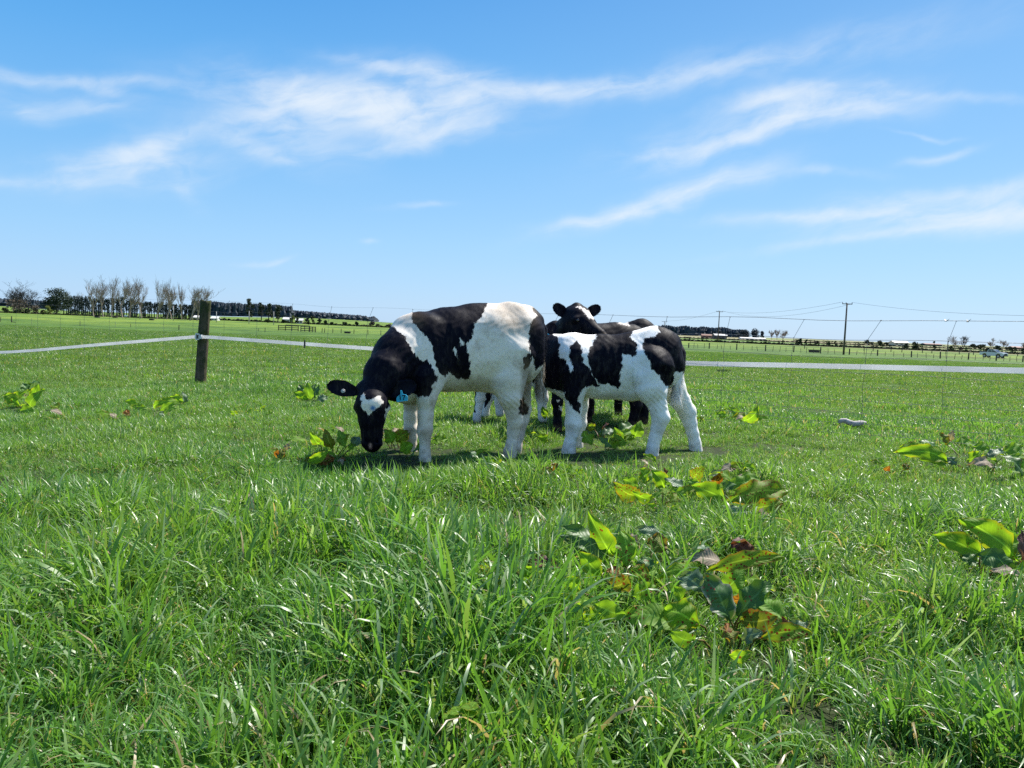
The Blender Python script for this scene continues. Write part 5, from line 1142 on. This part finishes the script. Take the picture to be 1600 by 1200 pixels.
proto = bpy.data.collections.new('grass_tufts')      # holds the tufts the grass object scatters
def tuft(name, nbl, radius, hmin, hmax, wmin, wmax, segs, bend, dead=.04, seed=0):
    R = np.random.default_rng(seed); V = []; Fc = []; A = []
    for i in range(nbl):
        a = R.uniform(0, 2*math.pi); rr_ = radius*math.sqrt(R.uniform(0, 1))
        bx, by = rr_*math.cos(a), rr_*math.sin(a)
        h = R.uniform(hmin, hmax); wd = R.uniform(wmin, wmax)
        da = a+R.normal(0, 1.1); dx, dy = math.cos(da), math.sin(da)
        bd_ = abs(R.normal(bend, bend*.55)); lean = abs(R.normal(.12, .15))
        fa_ = R.uniform(0, math.pi) if R.uniform() < .5 else da+math.pi/2+R.normal(0, .5)
        sx_, sy_ = math.cos(fa_), math.sin(fa_)
        rn = R.uniform(); dd = 1.0 if R.uniform() < dead else (R.uniform(0, .25) if R.uniform() < .2 else 0.0)
        b0 = len(V); x, y, z = bx, by, -.012; th = lean; st = h/segs
        tw = R.normal(0, .5)
        for k in range(segs+1):
            u = k/segs
            ww = wd*.5*(0.65+0.9*u-1.55*u**2.6)
            if k == segs: V.append((x, y, z)); A.append((u, rn, dd, 1))
            else:
                f2 = fa_+tw*u; sx2, sy2 = math.cos(f2), math.sin(f2)
                V += [(x-sx2*ww, y-sy2*ww, z), (x+sx2*ww, y+sy2*ww, z)]; A += [(u, rn, dd, 1)]*2
            th += bd_*(.35+1.5*u)/segs*1.2
            x += dx*math.sin(th)*st; y += dy*math.sin(th)*st; z += math.cos(th)*st
        for k in range(segs-1): q = b0+2*k; Fc.append((q, q+1, q+3, q+2))
        q = b0+2*(segs-1); Fc.append((q, q+1, q+2))
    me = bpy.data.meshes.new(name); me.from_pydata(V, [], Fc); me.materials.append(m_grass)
    ca = me.color_attributes.new('bl', 'FLOAT_COLOR', 'POINT'); ca.data.foreach_set('color', np.array(A, dtype=np.float32).ravel())
    me.polygons.foreach_set('use_smooth', np.ones(len(me.polygons), dtype=bool)); me.update()
    o = bpy.data.objects.new(name, me); proto.objects.link(o); return o
NV = 8
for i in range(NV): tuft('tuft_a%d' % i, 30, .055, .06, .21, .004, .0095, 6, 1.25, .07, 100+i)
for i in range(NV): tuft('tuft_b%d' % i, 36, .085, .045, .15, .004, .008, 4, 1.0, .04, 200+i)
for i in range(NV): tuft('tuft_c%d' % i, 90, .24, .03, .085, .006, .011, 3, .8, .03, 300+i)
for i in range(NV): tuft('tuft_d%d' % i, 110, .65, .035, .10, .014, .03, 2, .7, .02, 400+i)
# names sort alphabetically: a0..a7, b0..b7, c.., d..
def vnoise(x, y, s, seed):
    """smooth value noise"""
    R = np.random.default_rng(seed); tab = R.random((256, 256))
    u = x*s+1000; v = y*s+1000; i = np.floor(u).astype(int); j = np.floor(v).astype(int); fu_ = u-i; fv_ = v-j
    fu_ = fu_*fu_*(3-2*fu_); fv_ = fv_*fv_*(3-2*fv_)
    g_ = lambda a, b: tab[a % 256, b % 256]
    return (g_(i, j)*(1-fu_)+g_(i+1, j)*fu_)*(1-fv_)+(g_(i, j+1)*(1-fu_)+g_(i+1, j+1)*fu_)*fv_
def zone(y0, y1, dens, base, hs, cond=None, leank=.35, side=1.3, tall=0):
    half = lambda y: .70*y+side
    ar = 2*half(y1)*(y1-y0); n = int(ar*dens)
    y = rng.uniform(y0, y1, n); x = rng.uniform(-half(y1), half(y1), n)
    k = np.abs(x) < half(y)
    k &= rng.random(n) < .55+.7*vnoise(x, y, 3.1, 9)
    if cond is not None: k &= cond(x, y)
    x, y = x[k], y[k]; n = len(x)
    h = vnoise(x, y, 1.6, 1)*.6+vnoise(x, y, 4.5, 2)*.4
    s = hs*(.42+1.25*sstep(.15, .9, h))*rng.uniform(.75, 1.2, n)*(1-.33*sstep(2.1, 3.9, np.hypot(x, y)))*(1+.9*tall)
    la = vnoise(x, y, .8, 3)*9; lm = leank*vnoise(x, y, 1.9, 4)*1.3
    rot = np.stack([lm*np.cos(la), lm*np.sin(la), rng.uniform(0, 6.283, n)], 1)
    idx = base*NV+rng.integers(0, NV, n)
    return np.stack([x, y, gz(x, y)], 1), rot, s, idx
inside = lambda x, y: y < fence_y(x)+.1
outsd = lambda x, y: y >= fence_y(x)+.1
Z = [zone(.75, 4.2, 370, 0, 1.0, inside, .55, 1.0), zone(4.2, 12, 330, 1, .80, inside, .4),
     zone(3.0, 14, 95, 2, 1.2, outsd, .1), zone(14, 26, 40, 2, 1.1, outsd, .1), zone(26, 75, 7.0, 3, 1.1, outsd, .05),
     zone(75, 125, 1.6, 3, 1.3, outsd, .05), zone(9, 40, 1.8, 0, 1.0, outsd, .5), zone(9, 26, 5, 1, .9, outsd, .5), zone(.75, 9, 170, 2, .75, inside, .1, 1.0)]
GP = np.concatenate([z[0] for z in Z]); GR = np.concatenate([z[1] for z in Z]); GS = np.concatenate([z[2] for z in Z]); GI = np.concatenate([z[3] for z in Z])
# the grass is low where the dock leaves and the hooves press it down
CUT = np.ones(len(GP))
for (bx, by, br) in CLEAR+TREAD+[(a, b-.30, .23) for a, b, c_ in TREAD[:8]]:
    dx_, dy_ = GP[:, 0]-bx, GP[:, 1]-by; dy_ = np.where(dy_ < 0, dy_*.75, dy_)
    br_m = .36 if br == .23 else .6
    CUT = np.minimum(CUT, br_m+(1-br_m)*sstep(br*.6, br*1.2+.03, np.hypot(dx_, dy_)))
GS *= CUT
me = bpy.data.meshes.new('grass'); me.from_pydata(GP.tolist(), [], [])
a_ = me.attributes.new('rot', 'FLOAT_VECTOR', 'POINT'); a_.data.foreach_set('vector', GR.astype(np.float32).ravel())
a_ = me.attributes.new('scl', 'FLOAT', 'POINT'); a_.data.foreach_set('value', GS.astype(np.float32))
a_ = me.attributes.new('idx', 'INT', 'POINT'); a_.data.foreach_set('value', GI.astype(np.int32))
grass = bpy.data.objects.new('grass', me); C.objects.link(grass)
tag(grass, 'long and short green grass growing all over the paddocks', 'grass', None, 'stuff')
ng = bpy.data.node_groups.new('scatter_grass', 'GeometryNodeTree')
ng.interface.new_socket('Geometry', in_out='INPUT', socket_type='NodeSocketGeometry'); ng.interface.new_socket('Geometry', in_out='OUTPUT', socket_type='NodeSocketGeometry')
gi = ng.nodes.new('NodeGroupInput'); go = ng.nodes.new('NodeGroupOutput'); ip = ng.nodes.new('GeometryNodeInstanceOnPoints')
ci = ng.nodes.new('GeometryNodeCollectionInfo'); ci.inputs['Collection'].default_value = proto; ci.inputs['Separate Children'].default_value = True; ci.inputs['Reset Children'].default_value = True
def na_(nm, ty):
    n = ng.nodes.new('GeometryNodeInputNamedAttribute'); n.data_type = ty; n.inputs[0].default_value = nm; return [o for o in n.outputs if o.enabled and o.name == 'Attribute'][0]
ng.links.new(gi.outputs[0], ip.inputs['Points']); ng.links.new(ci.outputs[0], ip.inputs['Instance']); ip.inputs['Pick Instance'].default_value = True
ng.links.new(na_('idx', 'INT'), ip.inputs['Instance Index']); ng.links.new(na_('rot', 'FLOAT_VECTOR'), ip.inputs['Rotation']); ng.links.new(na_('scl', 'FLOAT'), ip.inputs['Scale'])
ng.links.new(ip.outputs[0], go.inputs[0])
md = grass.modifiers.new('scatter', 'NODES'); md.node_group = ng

# ------------------------------------------------------------------ birds
def bird(px, py, D, label, fl):
    c_ = P(px, py, D); root = empty('bird', c_, label, 'bird', 'birds in the sky on the right'); mb = MB(); mb.tube([c_+Vector((-.22,0,0)), c_+Vector((-.1,0,.02)), c_+Vector((.06,0,.02)), c_+Vector((.2,0,0))], [.01,.06,.05,.01], 6); mb.build('body', m_black, root, smooth=True)
    for s_ in (-1, 1):
        mb = MB(); v = [(0,.08),(0,-.08),(.35,-.05),(.75,-.02),(.35,.07)]; mb.prism([(a, b) for a, b in v], c_, Vector((.25, s_*.9, fl*.8)).normalized(), (1, 0, 0), (0, 0, 1), .01); mb.build('wing', m_black, root)
bird(1478, 502, 110, 'small dark bird flying just below the top wire', .6); bird(1512, 503, 110, 'dark bird flying right of the other one', .9)
bpy.context.view_layer.update()
